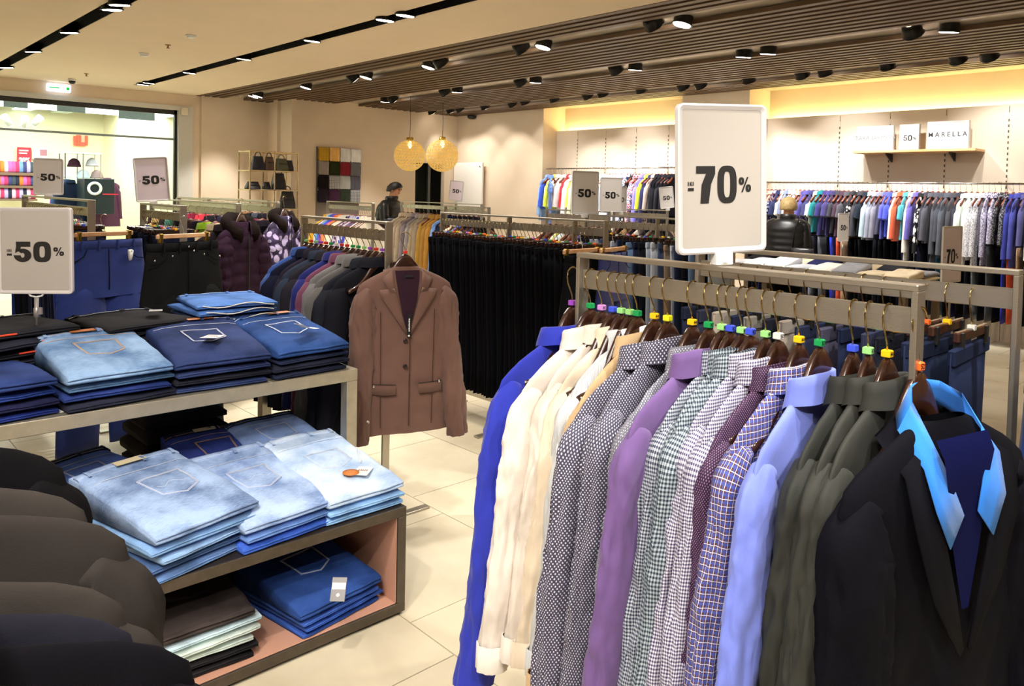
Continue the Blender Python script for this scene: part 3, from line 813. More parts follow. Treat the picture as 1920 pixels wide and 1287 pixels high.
def garment(lab, p, rz, kind, mat, group=None, q=2, seed=1, name=None, cat=None, scale=1.0, length=.86, sl=.62, ht=.016, fold=.008, facing=-1, out=.05, cuff=True, swing=0.0, dens=1.0, swing2=None):
    t = thing(name or {'suit': 'suit_jacket', 'shirt': 'shirt', 'jacket': 'jacket', 'tee': 't_shirt', 'dress': 'dress'}[kind], lab, cat or {'suit': 'jacket', 'tee': 't-shirt'}.get(kind, kind), p, rz, group)
    if scale != 1: t.scale = (1, scale, scale)
    body_mb(kind, q, seed, ht, fold, length).obj('body', mat, t)
    jk = kind in ('jacket', 'suit')
    for side in (-1, 1):
        s_, ring = sleeve_mb(side, q, seed + side * .37, sl, .066 if jk else .058, .048 if jk else .038, .036 if jk else .030, .034 if jk else .026,
                             (.204, -.250 if kind == 'suit' else -.262) if jk else (.192, -.268), (swing if side < 0 else (swing2 if swing2 is not None else swing), 0), out)
        so = s_.obj('sleeve', mat, t)
        if cuff and not jk and sl > .4: cuff_mb(ring).obj('cuff', mat, so)
    collar_mb(q, z=-.160 if not jk else -.158, h=.042 if not jk else .036, spread=.008 if not jk else .014, r=(.024, .062) if not jk else (.036, .07), facing=facing, seed=seed).obj('collar', mat, t)
    return t

WR = .2; CRS = .0030
# ---- the near shirt rack -------------------------------------------------
YR = 1.48; ZH = 1.360
cream = cloth('dfd6cc'); cream2 = cloth('d9cfc4'); beige = cloth('dccdb6'); tan = cloth('c9ab82'); royal = cloth('2a35a8', var=.06)
olive = pattern('olive_twill', 'herring', '363733', '23241f', 330)
olive2 = pattern('olive_twill_dark', 'herring', '2e302c', '1e201c', 330)
shirts = [
 # hook px, ring colour, number, kind, material, label, scale, dy, seed
 (1103, 'purple', None, 'jacket', royal, 'royal blue blazer, outermost at the far end of the near rack', 1.0, -.02, 'royal blue'),
 (1110, 'green', None, 'shirt', cream, 'cream plain shirt next to the royal blue blazer', 1.0, -.02, ''),
 (1130, 'pink', '41', 'shirt', cream2, 'second cream shirt, one in from the royal blue blazer end', .98, .01, ''),
 (1151, 'blue', None, 'shirt', beige, 'warm beige shirt between the cream and the fine grey striped shirt', .98, .015, ''),
 (1167, 'lime', None, 'shirt', pattern('grey_fine', 'stripe', 'd5d7d8', '9aa0a6', 420), 'fine grey striped shirt beside the beige shirt', .98, .02, ''),
 (1183, 'lime', None, 'shirt', pattern('white_stripe', 'stripe', 'eceaea', 'a9adb8', 210), 'white shirt with thin grey stripes beside the tan shirt', .98, .03, ''),
 (1197, 'green', None, 'shirt', tan, 'tan plain shirt beside the grey dotted shirts', 1.0, .0, ''),
 (1229, 'yellow', '44', 'shirt', pattern('mauve_dots', 'dots', '454356', 'd8d6e2', 108), 'wide grey purple shirt with white dots, beside the tan shirt', 1.06, -.035, ''),
 (1254, 'lemon', None, 'shirt', pattern('mauve_dots', 'dots', '454356', 'd8d6e2', 108), 'grey purple shirt with white dots, second of the two', 1.03, -.01, ''),
 (1300, 'yellow', '44', 'shirt', pattern('grey_dots', 'dots', '6a6b78', 'c9cad6', 120), 'grey shirt with tiny pale dots beside the mauve shirt', .99, .0, ''),
 (1331, 'green', '45', 'shirt', cloth('6c5288'), 'plain mauve shirt in the middle of the near rack', 1.06, -.045, ''),
 (1356, 'lime', '40', 'shirt', pattern('check_navy', 'check', '1c2740', 'b6bcc8', 150), 'navy and grey small check shirt beside the mauve shirt', 1.0, .0, ''),
 (1372, 'blue', '42', 'shirt', pattern('check_slate', 'check', '1d2b3a', 'a9b6c0', 130), 'slate and grey small check shirt between two others like it', 1.0, .0, ''),
 (1393, 'lime', '43', 'shirt', pattern('check_slate', 'check', '1d2b3a', 'a9b6c0', 130), 'slate check shirt beside the purple and white check shirts', 1.0, -.015, ''),
 (1410, 'blue', '42', 'shirt', pattern('check_violet', 'check', '39345c', 'd9d6e6', 160), 'violet and white fine check shirt, the farther one', .99, -.005, ''),
 (1438, 'lime', '40', 'shirt', pattern('check_violet', 'check', '39345c', 'd9d6e6', 160), 'violet and white fine check shirt beside the dark plum one', 1.0, -.015, ''),
 (1462, 'white', '50', 'shirt', pattern('plum_dots', 'dots', '2b1730', '8b6a92', 150), 'dark plum shirt with small lilac dots beside the plaid one', 1.0, -.01, ''),
 (1501, 'yellow', '44', 'shirt', pattern('plaid', 'plaid', '5a362c', '48529a', 85, 'cfd0e4'), 'brown and blue plaid shirt beside the pale blue shirt', 1.0, -.02, ''),
 (1540, 'green', 'XX', 'shirt', cloth('7484dc'), 'pale periwinkle blue shirt between the plaid and the olive shirts', 1.04, -.03, ''),
 (1602, 'blue', None, 'shirt', olive2, 'dark olive grey shirt, farthest of the three', 1.0, .0, ''),
 (1631, 'lime', '43', 'shirt', olive, 'dark olive grey shirt, middle of the three', 1.0, .0, ''),
 (1667, 'yellow', '44', 'shirt', olive, 'dark olive grey shirt, nearest of the three', 1.0, .0, ''),
]
for i, (hx, rc, num, kind, m, lab, sc, dy, _) in enumerate(shirts):
    if i: wrinkle(m, .55, .012)
    X = at(hx, 505 + (hx - 1103) * .125, y=YR).x
    if i == 0: X = -1.352
    if i == 1: X = -1.29
    hanger((X, YR, ZH), radians(random.Random(i).uniform(-4, 4)), 'dark wooden hanger carrying the ' + lab.split(',')[0].split(' beside')[0].split(' between')[0].split(' next')[0] + (', ' + lab.split(', ')[1] if ', ' in lab and i in (7, 8, 14, 19, 20, 21, 2) else '') + ('' if i not in (1, 13, 15) else ', the ' + {1: 'outer one', 13: 'nearer one', 15: 'nearer one'}[i]), 'dark wooden hangers on the near shirt rack', rc, num)
    garment(lab, (X, YR + dy, ZH - .004 - .016 * random.Random(i + 77).random()), radians(random.Random(i + 50).uniform(-3, 3)), kind, m, 'garments on the near shirt rack', 2, i * 1.3 + .7, scale=sc, length=.80 if kind == 'shirt' else .84,
            sl=.63 if kind == 'shirt' else .70, out=.075 + .03 * random.Random(i + 9).random(), ht=.017, fold=.011, swing=-.02 * random.Random(i + 3).random())
# buttons on the royal blazer's near cuff
bz = [o for o in COL.objects if o.get('label', '').startswith('royal blue blazer')][0]
bsl = [c for c in bz.children if c.name.startswith('sleeve')][0]
cb = plain('horn_button', (90, 92, 110), .3)
_b = MB().lathe([(.0005, .003), (.006, .003), (.0075, .0015), (.008, 0), (.0075, -.001)], 14, 0, Matrix.Rotation(pi / 2, 4, 'Y')).mesh('button', [cb])
for k in range(4): link('button', _b, bsl, (.036, -.262 + .0 * k, -.885 + .022 * k))

# ---- facing blazer with bright blue shirt at the near end -----------------
def facing_jacket(lab, p, rz, m, q=2, seed=3, lining=None, length=.78, sl=.62, gap_z=-.52, name='jacket', lapel=True, sx=1.0):
    """jacket seen from the front (+X)"""
    t = thing(name, lab, 'jacket', p, rz)
    t.scale = (1, sx, sx)
    b = body_mb('jacket', q, seed, .040, .004, length); b.obj('body', m, t)
    for side in (-1, 1):
        s_, ring = sleeve_mb(side, q, seed + side, sl, .060, .050, .046, .040, (.200, -.262), (.03, 0), .07 if side > 0 else .03)
        s_.obj('sleeve', m, t)
    return t
X = -.486
hanger((X - .022, YR, ZH), radians(-14), 'dark wooden hanger inside the blue collared shirt at the near post', 'dark wooden hangers on the near shirt rack', 'orange', '52').scale = (1, .92, 1.14)
nv = cloth('0b0b12', sheen=.03, var=.05)
nj = facing_jacket('black navy blazer over a bright blue shirt, at the near post', (X + .02, YR - .0, ZH - .01), radians(-14), nv, 2, 5, length=.80, sl=.64, sx=1.13)
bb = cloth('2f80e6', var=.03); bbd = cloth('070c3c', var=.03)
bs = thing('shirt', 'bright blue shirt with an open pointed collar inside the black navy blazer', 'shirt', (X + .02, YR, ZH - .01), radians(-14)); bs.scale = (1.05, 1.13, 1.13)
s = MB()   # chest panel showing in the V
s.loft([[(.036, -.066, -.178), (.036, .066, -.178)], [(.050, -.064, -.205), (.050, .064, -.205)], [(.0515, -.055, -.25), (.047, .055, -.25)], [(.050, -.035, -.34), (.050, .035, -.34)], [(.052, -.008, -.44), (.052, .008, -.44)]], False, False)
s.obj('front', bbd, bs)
def ribbon_collar(side, pts_in, pts_out, th=.002):
    a = MB(); rings = []
    for i_, o_ in zip(pts_in, pts_out):
        vi, vo = Vector(i_), Vector(o_)
        rings.append([(v.x, v.y * side, v.z) for v in (vi, vi.lerp(vo, .33), vi.lerp(vo, .66), vo, vo - Vector((th, 0, 0)), vi - Vector((th, 0, 0)))])
    a.loft(rings, True, True); return a
for side in (-1, 1):
    pin = [(-.034, 0, -.106), (-.030, .036, -.112), (-.008, .064, -.130), (.026, .066, -.175), (.048, .044, -.235), (.056, .018, -.292)]
    pout = [(-.052, 0, -.150), (-.046, .052, -.156), (-.014, .088, -.172), (.040, .096, -.216), (.058, .088, -.276), (.060, .055, -.335)]
    ribbon_collar(side, pin, pout).obj('collar', bb, bs)
    # lapels of the blazer
    pin = [(-.050, 0, -.150), (-.040, .060, -.158), (.030, .082, -.200), (.056, .066, -.30), (.060, .032, -.41), (.060, .006, -.50)]
    pout = [(-.058, 0, -.190), (-.05, .095, -.190), (.040, .135, -.225), (.060, .130, -.30), (.060, .085, -.41), (.060, .015, -.51)]
    ribbon_collar(side, pin, pout, .004).obj('lapel', nv, nj)

# ---- suit jackets in the near left corner ---------------------------------
lj = [((85, 860), '100f12', 'charcoal black suit jacket, farthest on the near left rack', 1.10), ((124, 938), '3c3835', 'thin strip of grey suit jacket behind the wide grey one', 1.04),
      ((198, 992), '35312f', 'wide warm grey suit jacket in the near left corner', 1.12), ((182, 1110), '3a3633', 'warm grey suit jacket in front of the wide grey one', 1.08), ((200, 1168), '22222c', 'dark blue grey suit jacket, second from the photographer', 1.06), ((310, 1219), '0e0d13', 'black navy suit jacket, nearest to the photographer', 1.13)]
for i, (px_, c, lab, sc) in enumerate(lj):
    q_ = at(px_[0], px_[1], z=1.13); x = q_.x; y_ = q_.y - .206 * sc; hz = 1.13 + .214 * sc
    garment(lab, (x, y_, hz), 0, 'suit', wrinkle(cloth(c, var=.08), .3, .012, 3), 'suit jackets in the near left corner', 2, i * 2.1 + 40, scale=sc, length=.74, sl=.60, ht=.036, fold=.006, out=.05)
    hanger((x, y_, hz), 0, 'dark wooden hanger of the ' + lab.split(',')[0], 'dark wooden hangers on the near left rack')
# ---- suit jackets on the middle rack --------------------------------------
YBk, ZB = 2.01, 1.362
mj = [('2c4a8c', 'blue denim jacket, farthest on the middle jacket rack', .97), ('15172a', 'midnight navy jacket beside the blue denim jacket', 1.0), ('241f2c', 'black plum jacket on the middle rack', .98), ('2c3444', 'slate blue jacket on the middle rack', 1.0), ('26242c', 'charcoal jacket with a tall collar on the middle rack', 1.0),
      ('1c2268', 'deep blue jacket behind the burgundy tweed one', .97), ('6a3a52', 'burgundy tweed jacket on the middle rack', .99), ('6c6a6a', 'light grey wool jacket, farther of the two', 1.0), ('5c5a59', 'light grey wool jacket in the middle rack, nearer of the two', 1.04), ('22242c', 'dark grey coat next to the brown jacket', 1.05), ('1b1b22', 'black jacket directly behind the brown jacket', 1.0)]
for i, (c, lab, sc) in enumerate(mj):
    x = -3.76 + i * .068
    garment(lab, (x, YBk - .01, ZB), radians(random.Random(i).uniform(-5, 5)), 'jacket', cloth(c, var=.1), 'jackets on the middle rack', 1, i * 1.7 + 11, scale=sc, length=.86 if i < 9 else .93, sl=.64, ht=.022, fold=.006, out=.05)
rc = ['lime', 'red', 'lime', 'purple', 'red', 'green', 'white', 'red', 'red', 'green', 'green', 'lime', 'purple', 'red', 'purple']
for i, c in enumerate(rc):
    hanger((-3.77 + i * .052, YBk, ZB), 0, 'dark wooden hanger with a %s size ring, %s on the middle jacket rack' % (c, ['first', 'second', 'third', 'fourth', 'fifth', 'sixth', 'seventh', 'eighth', 'ninth', 'tenth', 'eleventh', 'twelfth', 'thirteenth', 'fourteenth', 'fifteenth'][i]), 'dark wooden hangers on the middle rack', c)
# brown jacket, shown from the front
bm = cloth('6d5147', var=.06); bml = cloth('33202c'); bj = (-2.93, 2.065, 1.352)
BR = radians(-18)
hanger((bj[0] - .005, bj[1], bj[2] + .005), BR, 'dark wooden hanger inside the brown jacket on the rack end', 'dark wooden hangers on the middle rack', 'red')
wrinkle(bm, .25, .01, 3); j = facing_jacket('brown wool jacket with two buttons, hung facing out on the rack end', bj, BR, bm, 2, 2.2, length=.95, sl=.72, sx=.97)
def conf(y, z, lift=.0):
    """x of the brown jacket's front at y, z"""
    w = .228; c_ = min(1, abs(y) / w) ** (1 / .75); a = math.acos(min(1, c_))
    ht = .012 + (.040 - .012) * min(1, (-z - .15) / .12)
    return ht * sin(a) + .007 + lift
li = MB(); rows_ = [(-.175, .060), (-.22, .056), (-.30, .044), (-.38, .026), (-.45, .006)]
li.loft([[(conf(0, z, .001), -w, z), (conf(0, z, .003), 0, z), (conf(0, z, .001), w, z)] for z, w in rows_], False, False); lo = li.obj('lining', bml, j); lo['label'] = 'dark plum lining'
bl = MB().box(.046, .0475, -.018, .022, -.205, -.195).obj('neck_label', plain('woven_label', (20, 20, 26), .6), j)
for side in (-1, 1):
    pin = [(-.052, 0, -.135), (-.036, .058, -.140), (.030, .074, -.185), (.054, .060, -.28), (.059, .032, -.38), (.058, .004, -.465)]
    pout = [(-.062, 0, -.185), (-.048, .095, -.178), (.036, .122, -.215), (.054, .118, -.285), (.058, .074, -.38), (.058, .010, -.475)]
    # collar half and lapel half with the notch between
    a = ribbon_collar(side, pin[:4], [pout[0], pout[1], pout[2], (.056, .092, -.268)], .004); a.obj('collar', bm, j)
    b = ribbon_collar(side, [(.050, .066, -.255), pin[3], pin[4], pin[5]], [(.052, .138, -.262), (.054, .128, -.30), pout[4], pout[5]], .004); b.obj('lapel', bm, j)
    # pocket flap with zip
    y0, y1, zz = (.055, .175, -.715)
    fl_ = MB(); n = 8; top = []; bot = []
    for k in range(n + 1):
        y = y0 + (y1 - y0) * k / n; zc = zz + .012 * (k / n) * (1 if side < 0 else .2); top.append((conf(y, zz, .004), y * side, zc)); bot.append((conf(y, zz, .009), y * side, zc - .042 - .004 * sin(pi * k / n)))
    fl_.loft([top, bot, [(x - .006, y, z) for x, y, z in bot]], False, False)
    fo = fl_.obj('pocket_flap', bm, j)
    MB().ribbon([(x + .003, y, z + .004) for x, y, z in top], .004, (1, 0, 0), .002).obj('zip', black_m, fo)
    MB().bbox(top[-2][0] + .002, top[-2][0] + .008, min(top[-2][1] * 1, top[-2][1]) - .004, top[-2][1] + .004, zz - .002, zz + .012, .001).obj('zip_pull', chrome, fo)
    MB().ribbon([(conf(.13, z, .002), .13 * side * (1 + .1 * (z + .5)), z) for z in [-.36 - .05 * k for k in range(12)]], .003, (1, 0, 0), .002).obj('seam', cloth('4a342c'), j)
MB().ribbon([(conf(.01, z, .004), .010, z) for z in [-.47 - .04 * k for k in range(12)]], .004, (1, 0, 0), .003).obj('front_edge', cloth('4a342c'), j)
_bt = MB().lathe([(.0005, .004), (.008, .0045), (.0105, .003), (.011, 0)], 16, 0, Matrix.Rotation(pi / 2, 4, 'Y')).mesh('button', [plain('dark_button', (30, 20, 18), .3)])
for z in (-.505, -.625): link('button', _bt, j, (conf(0, z, .006), -.012, z))
ht_ = thing('hang_tag', 'long black hang tag with white lettering on the brown jacket', 'tag', bj, BR)
MB().bbox(.062, .064, -.008, .012, -.475, -.365, .001).obj('card', black_m, ht_)
g_ = MB()
for k in range(7): g_.box(.0640, .0646, -.001 - (k % 2) * .001, .0045, -.445 + k * .0088, -.4385 + k * .0088)
g_.box(.0640, .0646, -.004, .005, -.468, -.461)
g_.obj('lettering', white_m, ht_)
def sec_tag(lab, M_, s=1.0):
    t = thing('security_tag', lab, 'tag'); t.matrix_world = M_
    MB().loft([[(.000, .010 * s, .006), (0, .014 * s, 0), (0, .010 * s, -.03 * s), (0, .006 * s, -.050 * s), (0, -.006 * s, -.050 * s), (0, -.010 * s, -.03 * s), (0, -.014 * s, 0), (0, -.010 * s, .006)],
               [(.012, .008 * s, .004), (.014, .011 * s, 0), (.012, .008 * s, -.03 * s), (.010, .004 * s, -.046 * s), (.010, -.004 * s, -.046 * s), (.012, -.008 * s, -.03 * s), (.014, -.011 * s, 0), (.012, -.008 * s, .004)]], True, True, 0, True).obj('case', white_m, t)
    MB().lathe([(.006, .014), (.005, .017), (.0005, .018)], 12, 0, Matrix.Rotation(pi / 2, 4, 'Y')).obj('stud', white_m, t)
JM = Matrix.Translation(bj) @ Matrix.Rotation(BR, 4, 'Z')
sec_tag('white security tag on the outer sleeve of the brown jacket', JM @ Matrix.Translation((.055, .245, -.80)) @ Matrix.Rotation(.2, 4, 'X'))
sec_tag('white security tag on the inner sleeve of the brown jacket', JM @ Matrix.Translation((.048, -.185, -.84)) @ Matrix.Rotation(-.5, 4, 'X'))

# ---- trousers -------------------------------------------------------------
def clip_hanger_mesh(w=.17, wood=lightwood):
    s = MB(); s.bbox(-.007, .007, -w, w, -.118, -.094, .003, 0); return s.mesh('hanger_bar', [wood])
CHW = clip_hanger_mesh(); CHD = clip_hanger_mesh(.11, darkwood)
CLP = MB().bbox(-.011, .011, -.010, .010, -.140, -.090, .002).box(-.016, .016, -.007, .007, -.100, -.094).mesh('clip', [brassclip])
CLD = MB().bbox(-.011, .011, -.008, .008, -.138, -.095, .002).mesh('clip', [black_m])
def clip_hanger(p, rz, lab, group=None, wide=True, ring=None, parts=True):
    t = thing('clip_hanger', lab, 'hanger', p, rz, group)
    link('hook', HK if not wide else HKc, t); link('hanger_bar', CHW if wide else CHD, t)
    if parts:
        for s_ in (-1, 1): link('clip', CLP if wide else CLD, t, (0, s_ * (.145 if wide else .085), 0))
    if ring: setmat(link('size_ring', TGM, t), tagm(ring))
    return t
def folded_trousers_mesh(seed, w=.12, L=1.0, th=.012, n=12):
    """trousers folded along the crease, hung by the waist: flat fall seen edge on"""
    s = MB(); rings = []
    for k in range(9):
        t = k / 8; z = -.135 - L * t; ring = []
        ww = w * (1 - .22 * min(1, t * 1.5)); tt = th * (.5 + .6 * min(1, t * 6)) * (1 - .3 * t)
        for i in range(n):
            a = 2 * pi * i / n
            y = ww * (abs(cos(a)) ** .6) * (1 if cos(a) >= 0 else -1); x = tt * sin(a)
            x += .006 * nz3(y * 8, t * 3, 0, seed) ; y += .008 * nz3(1, t * 4, 0, seed)
            ring.append((x, y, z))
        rings.append(ring)
    return s.loft(rings, True, True)
blk_pool = [folded_trousers_mesh(s_).mesh('trousers', [cloth('0b0b0e', var=.1)]) for s_ in range(5)]
WB = MB().bbox(-.008, .008, -.118, .118, -.165, -.128, .003).mesh('waistband', [cloth('0e0e12')])
bt = ['0b0b0e', '0d0d13', '101014', '0a0b12', '131316']
ORD = ['first', 'second', 'third', 'fourth', 'fifth', 'sixth', 'seventh', 'eighth', 'ninth', 'tenth', 'eleventh', 'twelfth', 'thirteenth', 'fourteenth', 'fifteenth', 'sixteenth', 'seventeenth', 'eighteenth', 'nineteenth', 'twentieth']
def ordi(i):
    if i < 20: return ORD[i]
    t_, u_ = divmod(i + 1, 10); tens = {2: 'twent', 3: 'thirt', 4: 'fort', 5: 'fift', 6: 'sixt', 7: 'sevent', 8: 'eight', 9: 'ninet'}[t_]
    return tens + 'ieth' if u_ == 0 else tens + 'y-' + ORD[u_ - 1]
def trouser_row(x0, x1, y, z, step, cols, labf, group, w=1.0, rings=('white', 'blue', 'green', 'pink', 'orange', 'yellow'), seed=0, L=1.0):
    n = int((x1 - x0) / step); R_ = random.Random(seed)
    for i in range(n + 1):
        x = x0 + step * i + R_.uniform(-.004, .004); dz = R_.uniform(-.012, .0); dy = R_.uniform(-.012, .012)
        c = cols[i % len(cols)] if not callable(cols) else cols(i)
        t = thing('trousers', labf(i, n), 'trousers', (x, y + dy, z + dz), R_.uniform(-.06, .06), group)
        m = c if not isinstance(c, str) else cloth(c)
        setmat(link('legs', blk_pool[i % 5], t), m).scale = (1, w, L)
        setmat(link('waistband', WB, t), m).scale = (1, w, 1)
        clip_hanger((x, y, z + dz), 0, 'clip hanger over the ' + labf(i, n), group + ', hangers', False, rings[(i * 7 + i // 3) % len(rings)])
trouser_row(-4.33, -2.90, 3.38, 1.36, .036, bt, lambda i, n: 'black trousers, %s along the long middle rack' % ordi(i), 'black trousers on the long middle rack', 1.15)
jc = ['1a2036', '14151c', '8f97a6', 'a7adb6', '2c3a5c', '7f6b58', '9aa3b2', '1f2740', '13141a', '5f7aa0']
trouser_row(-3.80, -2.66, 4.34, 1.36, .05, jc, lambda i, n: ['navy', 'black', 'pale grey', 'light grey', 'mid blue', 'tan', 'silver grey', 'dark blue', 'black', 'light blue'][i % 10] + ' jeans, %s along the rack behind the black trousers' % ordi(i), 'jeans on the rack behind the black trousers', 1.1, seed=3)
jc2 = ['191c2c', '232633', '8a8072', '1b2138', '6f6a60', '1a1c26', '7a7166', '20263c', '3d3b4c', '151b30', '2b2f45', '14161f', '1b2238', '131a2c', '182038']
jn2 = ['navy', 'slate', 'khaki', 'dark blue', 'stone', 'black', 'taupe', 'ink blue', 'grey violet', 'midnight', 'dusty blue', 'black', 'indigo', 'midnight', 'indigo']
trouser_row(-1.28, -.56, 2.02, 1.36, .05, jc2, lambda i, n: jn2[i % 15] + ' trousers, %s along the rack behind the shirts' % ordi(i), 'trousers on the rack behind the shirts', 1.25, seed=6)

def front_trousers(lab, p, rz, m, hw=.20, L=.95, q=1, seed=0, studs=False, name='trousers', sc=1.0):
    """trousers hung open by the waist, seen from the front (+X)"""
    t = thing(name, lab, 'trousers', p, rz); t.scale = (sc, sc, sc)
    s = MB(); rings = []; nc = 40
    for k in range(13):
        tt = k / 12; z = -.125 - .27 * tt; w = hw * (.93 + .17 * tt); ring = []
        for i in range(nc):
            a = 2 * pi * i / nc; y = w * (abs(cos(a)) ** .8) * (1 if cos(a) >= 0 else -1)
            x = (.020 + .012 * tt) * sin(a) + .006 * nz3(y * 14, z * 10, 0, seed) * tt + (.006 * (abs(y) < .015) if k == 12 else 0)
            ring.append((x, y, z + .012 * (1 - min(1, abs(y) / w)) * (-1 if k < 2 and sin(a) > 0 else 0)))
        rings.append(ring)
    s.loft(rings, True, False)
    for side in (-1, 1):
        rings = []
        for k in range(16):
            tt = k / 15; z = -.335 - (L - .22) * tt; em = min(1, .55 + tt * 3.5); cy = side * hw * (.53 + .10 * tt); rw = hw * (.60 - .10 * tt); ring = []
            for i in range(20):
                a = 2 * pi * i / 20
                ring.append(((.034 - .008 * tt) * em * sin(a) * (1 + .2 * nz3(i, tt * 5, 0, seed)) + .010 * nz3(cos(a) * 2, tt * 5, 1, seed + side), cy + rw * (.5 + .5 * em) * cos(a) * (1 + .05 * nz3(cos(a), tt * 7, 0, seed)), z))
            rings.append(ring)
        s.loft(rings, True, True)
    s.obj('legs', m, t)
    w_ = MB(); rr = []
    for z, o in ((-.162, .001), (-.160, .004), (-.126, .004), (-.124, .001)):
        rr.append([((.021 + o) * sin(a) + 0, (hw * .935 + o) * (abs(cos(a)) ** .8) * (1 if cos(a) >= 0 else -1), z) for a in [2 * pi * i / 36 for i in range(36)]])
    w_.loft(rr, True, False).obj('waistband', m, t)
    for y in (-.6, -.2, .25, .65):
        MB().bbox(.023, .029, y * hw - .005, y * hw + .005, -.168, -.122, .001).obj('belt_loop', m, t)
    MB().ribbon([(.031 + .0, 0, -.165), (.033, .0, -.23), (.034, .002, -.30), (.036, 0, -.36)], .005, (1, 0, 0), .002).obj('fly_seam', cloth('08080c'), t)
    for side in (-1, 1):
        MB().ribbon([(.026, side * hw * .50, -.165), (.029, side * hw * .58, -.195), (.028, side * hw * .74, -.215), (.022, side * hw * .93, -.22)], .004, (1, 0, 0), .002).obj('pocket_seam', cloth('08080c'), t)
    if studs:
        st = MB().lathe([(.0045, 0), (.004, .002), (.0005, .003)], 10, 0, Matrix.Rotation(pi / 2, 4, 'Y')).mesh('stud', [chrome])
        for y, z in ((0, -.145), (.09, -.185), (-.09, -.185), (.185, -.20), (-.185, -.20), (.03, -.165)): link('stud', st, t, (.034, y, z))
    return t
pbl = at(196, 402, d=4.15)
clip_hanger(pbl, radians(20), 'light wooden clip hanger holding the blue trousers', None, True)
front_trousers('blue cotton trousers clipped up behind the 50 percent sign', pbl, radians(20), cloth('1e2f6e', var=.12), .215, 1.0, studs=False, seed=2, sc=1.12)
sec_tag('white security tag on the blue trousers', Matrix.Translation(pbl) @ Matrix.Rotation(radians(20), 4, 'Z') @ Matrix.Translation((.045, .12, -.20)), 1.1)
pbk = at(345, 405, d=4.1)
clip_hanger(pbk, radians(20), 'light wooden clip hanger holding the black jeans', None, True)
front_trousers('black jeans with metal studs clipped on the rack end', pbk, radians(20), cloth('141414', var=.25), .215, .95, studs=True, seed=7, name='jeans', sc=1.12)
pq = Vector((-2.80, 3.40, 1.345))
clip_hanger(pq, radians(14), 'light wooden clip hanger holding the navy skirt', None, True)
front_trousers('navy blue trousers clipped facing out on the long rack end', pq, radians(14), cloth('1c2258', var=.15), .19, .95, seed=4)
pq = Vector((-2.815, 3.15, 1.345))
clip_hanger(pq, radians(6), 'light wooden clip hanger on the end of the black trouser rack', None, True)
front_trousers('black trousers clipped facing out on the long rack end', pq, radians(8), cloth('0c0c10'), .17, .95, seed=5)
front_trousers('indigo jeans hung on the end of the rack behind the shirts', Vector((-.43, 2.06, 1.31)), radians(0), cloth('16306e'), .19, .95, seed=9, name='jeans')
clip_hanger(Vector((-.43, 2.06, 1.31)), 0, 'clip hanger with an orange ring holding the indigo jeans', None, False, 'orange')
# ------------------------------------------------------------------ jeans table and the box beneath it
TZ = .80
def beam(mb, x0, x1, y0, y1, z0, z1): return mb.bbox(x0, x1, y0, y1, z0, z1, .002)
tb = thing('display_table', 'steel framed display table stacked with dark and light jeans', 'table', (-3.2, .8, 0))
def rel(f): return f
ox, oy = -3.2, .8
TX0, TX1, TY0, TY1 = -3.62, -2.78, -.35, 1.725
m = MB()
beam(m, TX1 - .05, TX1, TY0, TY1, TZ - .05, TZ - .002); beam(m, TX0, TX0 + .05, TY0, TY1, TZ - .05, TZ - .002); beam(m, TX0 + .05, TX1 - .05, TY1 - .05, TY1, TZ - .05, TZ - .002); beam(m, TX0 + .05, TX1 - .05, TY0, TY0 + .05, TZ - .05, TZ - .002)
o = m.obj('frame', steel_l, tb, (-ox, -oy, 0))
for x in (TX0, TX1 - .05):
    for y in (TY0, TY1 - .05):
        beam(MB(), x, x + .05, y, y + .05, 0, TZ - .05).obj('leg', steel_l, tb, (-ox, -oy, 0))
MB().box(TX0 + .05, TX1 - .05, TY0 + .05, TY1 - .05, TZ - .02, TZ - .001).obj('tabletop', plain('table_board', (214, 214, 208), .5), tb, (-ox, -oy, 0))
bx = thing('display_box', 'low black open box with a salmon inside, stacked with light blue jeans', 'box', (-2.6, .8, 0))
ox2, oy2 = -2.6, .8
BX0, BX1, BY0, BY1, BZ = -3.26, -2.276, -.45, 1.626, .40
bk = plain('box_black', (34, 28, 24), .5, 0, .3, 60, .25, 30); sal = plain('salmon_lining', (196, 146, 122), .7); edge = plain('box_edge', (78, 68, 56), .38, .3, .1, 80, .15, 25)
T_ = .035
def bo(name, args, mt, ch=.003): return MB().bbox(*args, ch).obj(name, mt, bx, (-ox2, -oy2, 0))
bo('top_board', (BX0, BX1 - .004, BY0, BY1, BZ - T_, BZ), bk)
bo('bottom_board', (BX0, BX1 - .004, BY0, BY1, .012, .012 + T_), bk)
bo('end_board', (BX0, BX1 - .004, BY1 - T_, BY1, .012 + T_, BZ - T_), bk)
bo('end_board', (BX0, BX1 - .004, BY0, BY0 + T_, .012 + T_, BZ - T_), bk)
bo('back_board', (BX0, BX0 + .01, BY0 + T_, BY1 - T_, .012 + T_, BZ - T_), plain('box_back', (24, 18, 16), .8))
for a in ((BX1 - .006, BX1, BY0, BY1, BZ - T_, BZ), (BX1 - .006, BX1, BY0, BY1, .012, .012 + T_), (BX1 - .006, BX1, BY1 - T_, BY1, .012 + T_, BZ - T_)): bo('front_edge', a, edge, .0015)
bo('lining', (BX0 + .01, BX1 - .008, BY0 + T_, BY1 - T_, .012 + T_, .015 + T_), sal, .001); bo('lining', (BX0 + .01, BX1 - .008, BY1 - T_ - .003, BY1 - T_, .015 + T_, BZ - T_), sal, .001)
bo('plinth', (BX0 + .08, BX1 - .06, BY0 + .05, BY1 - .05, 0, .012), blk, .001)

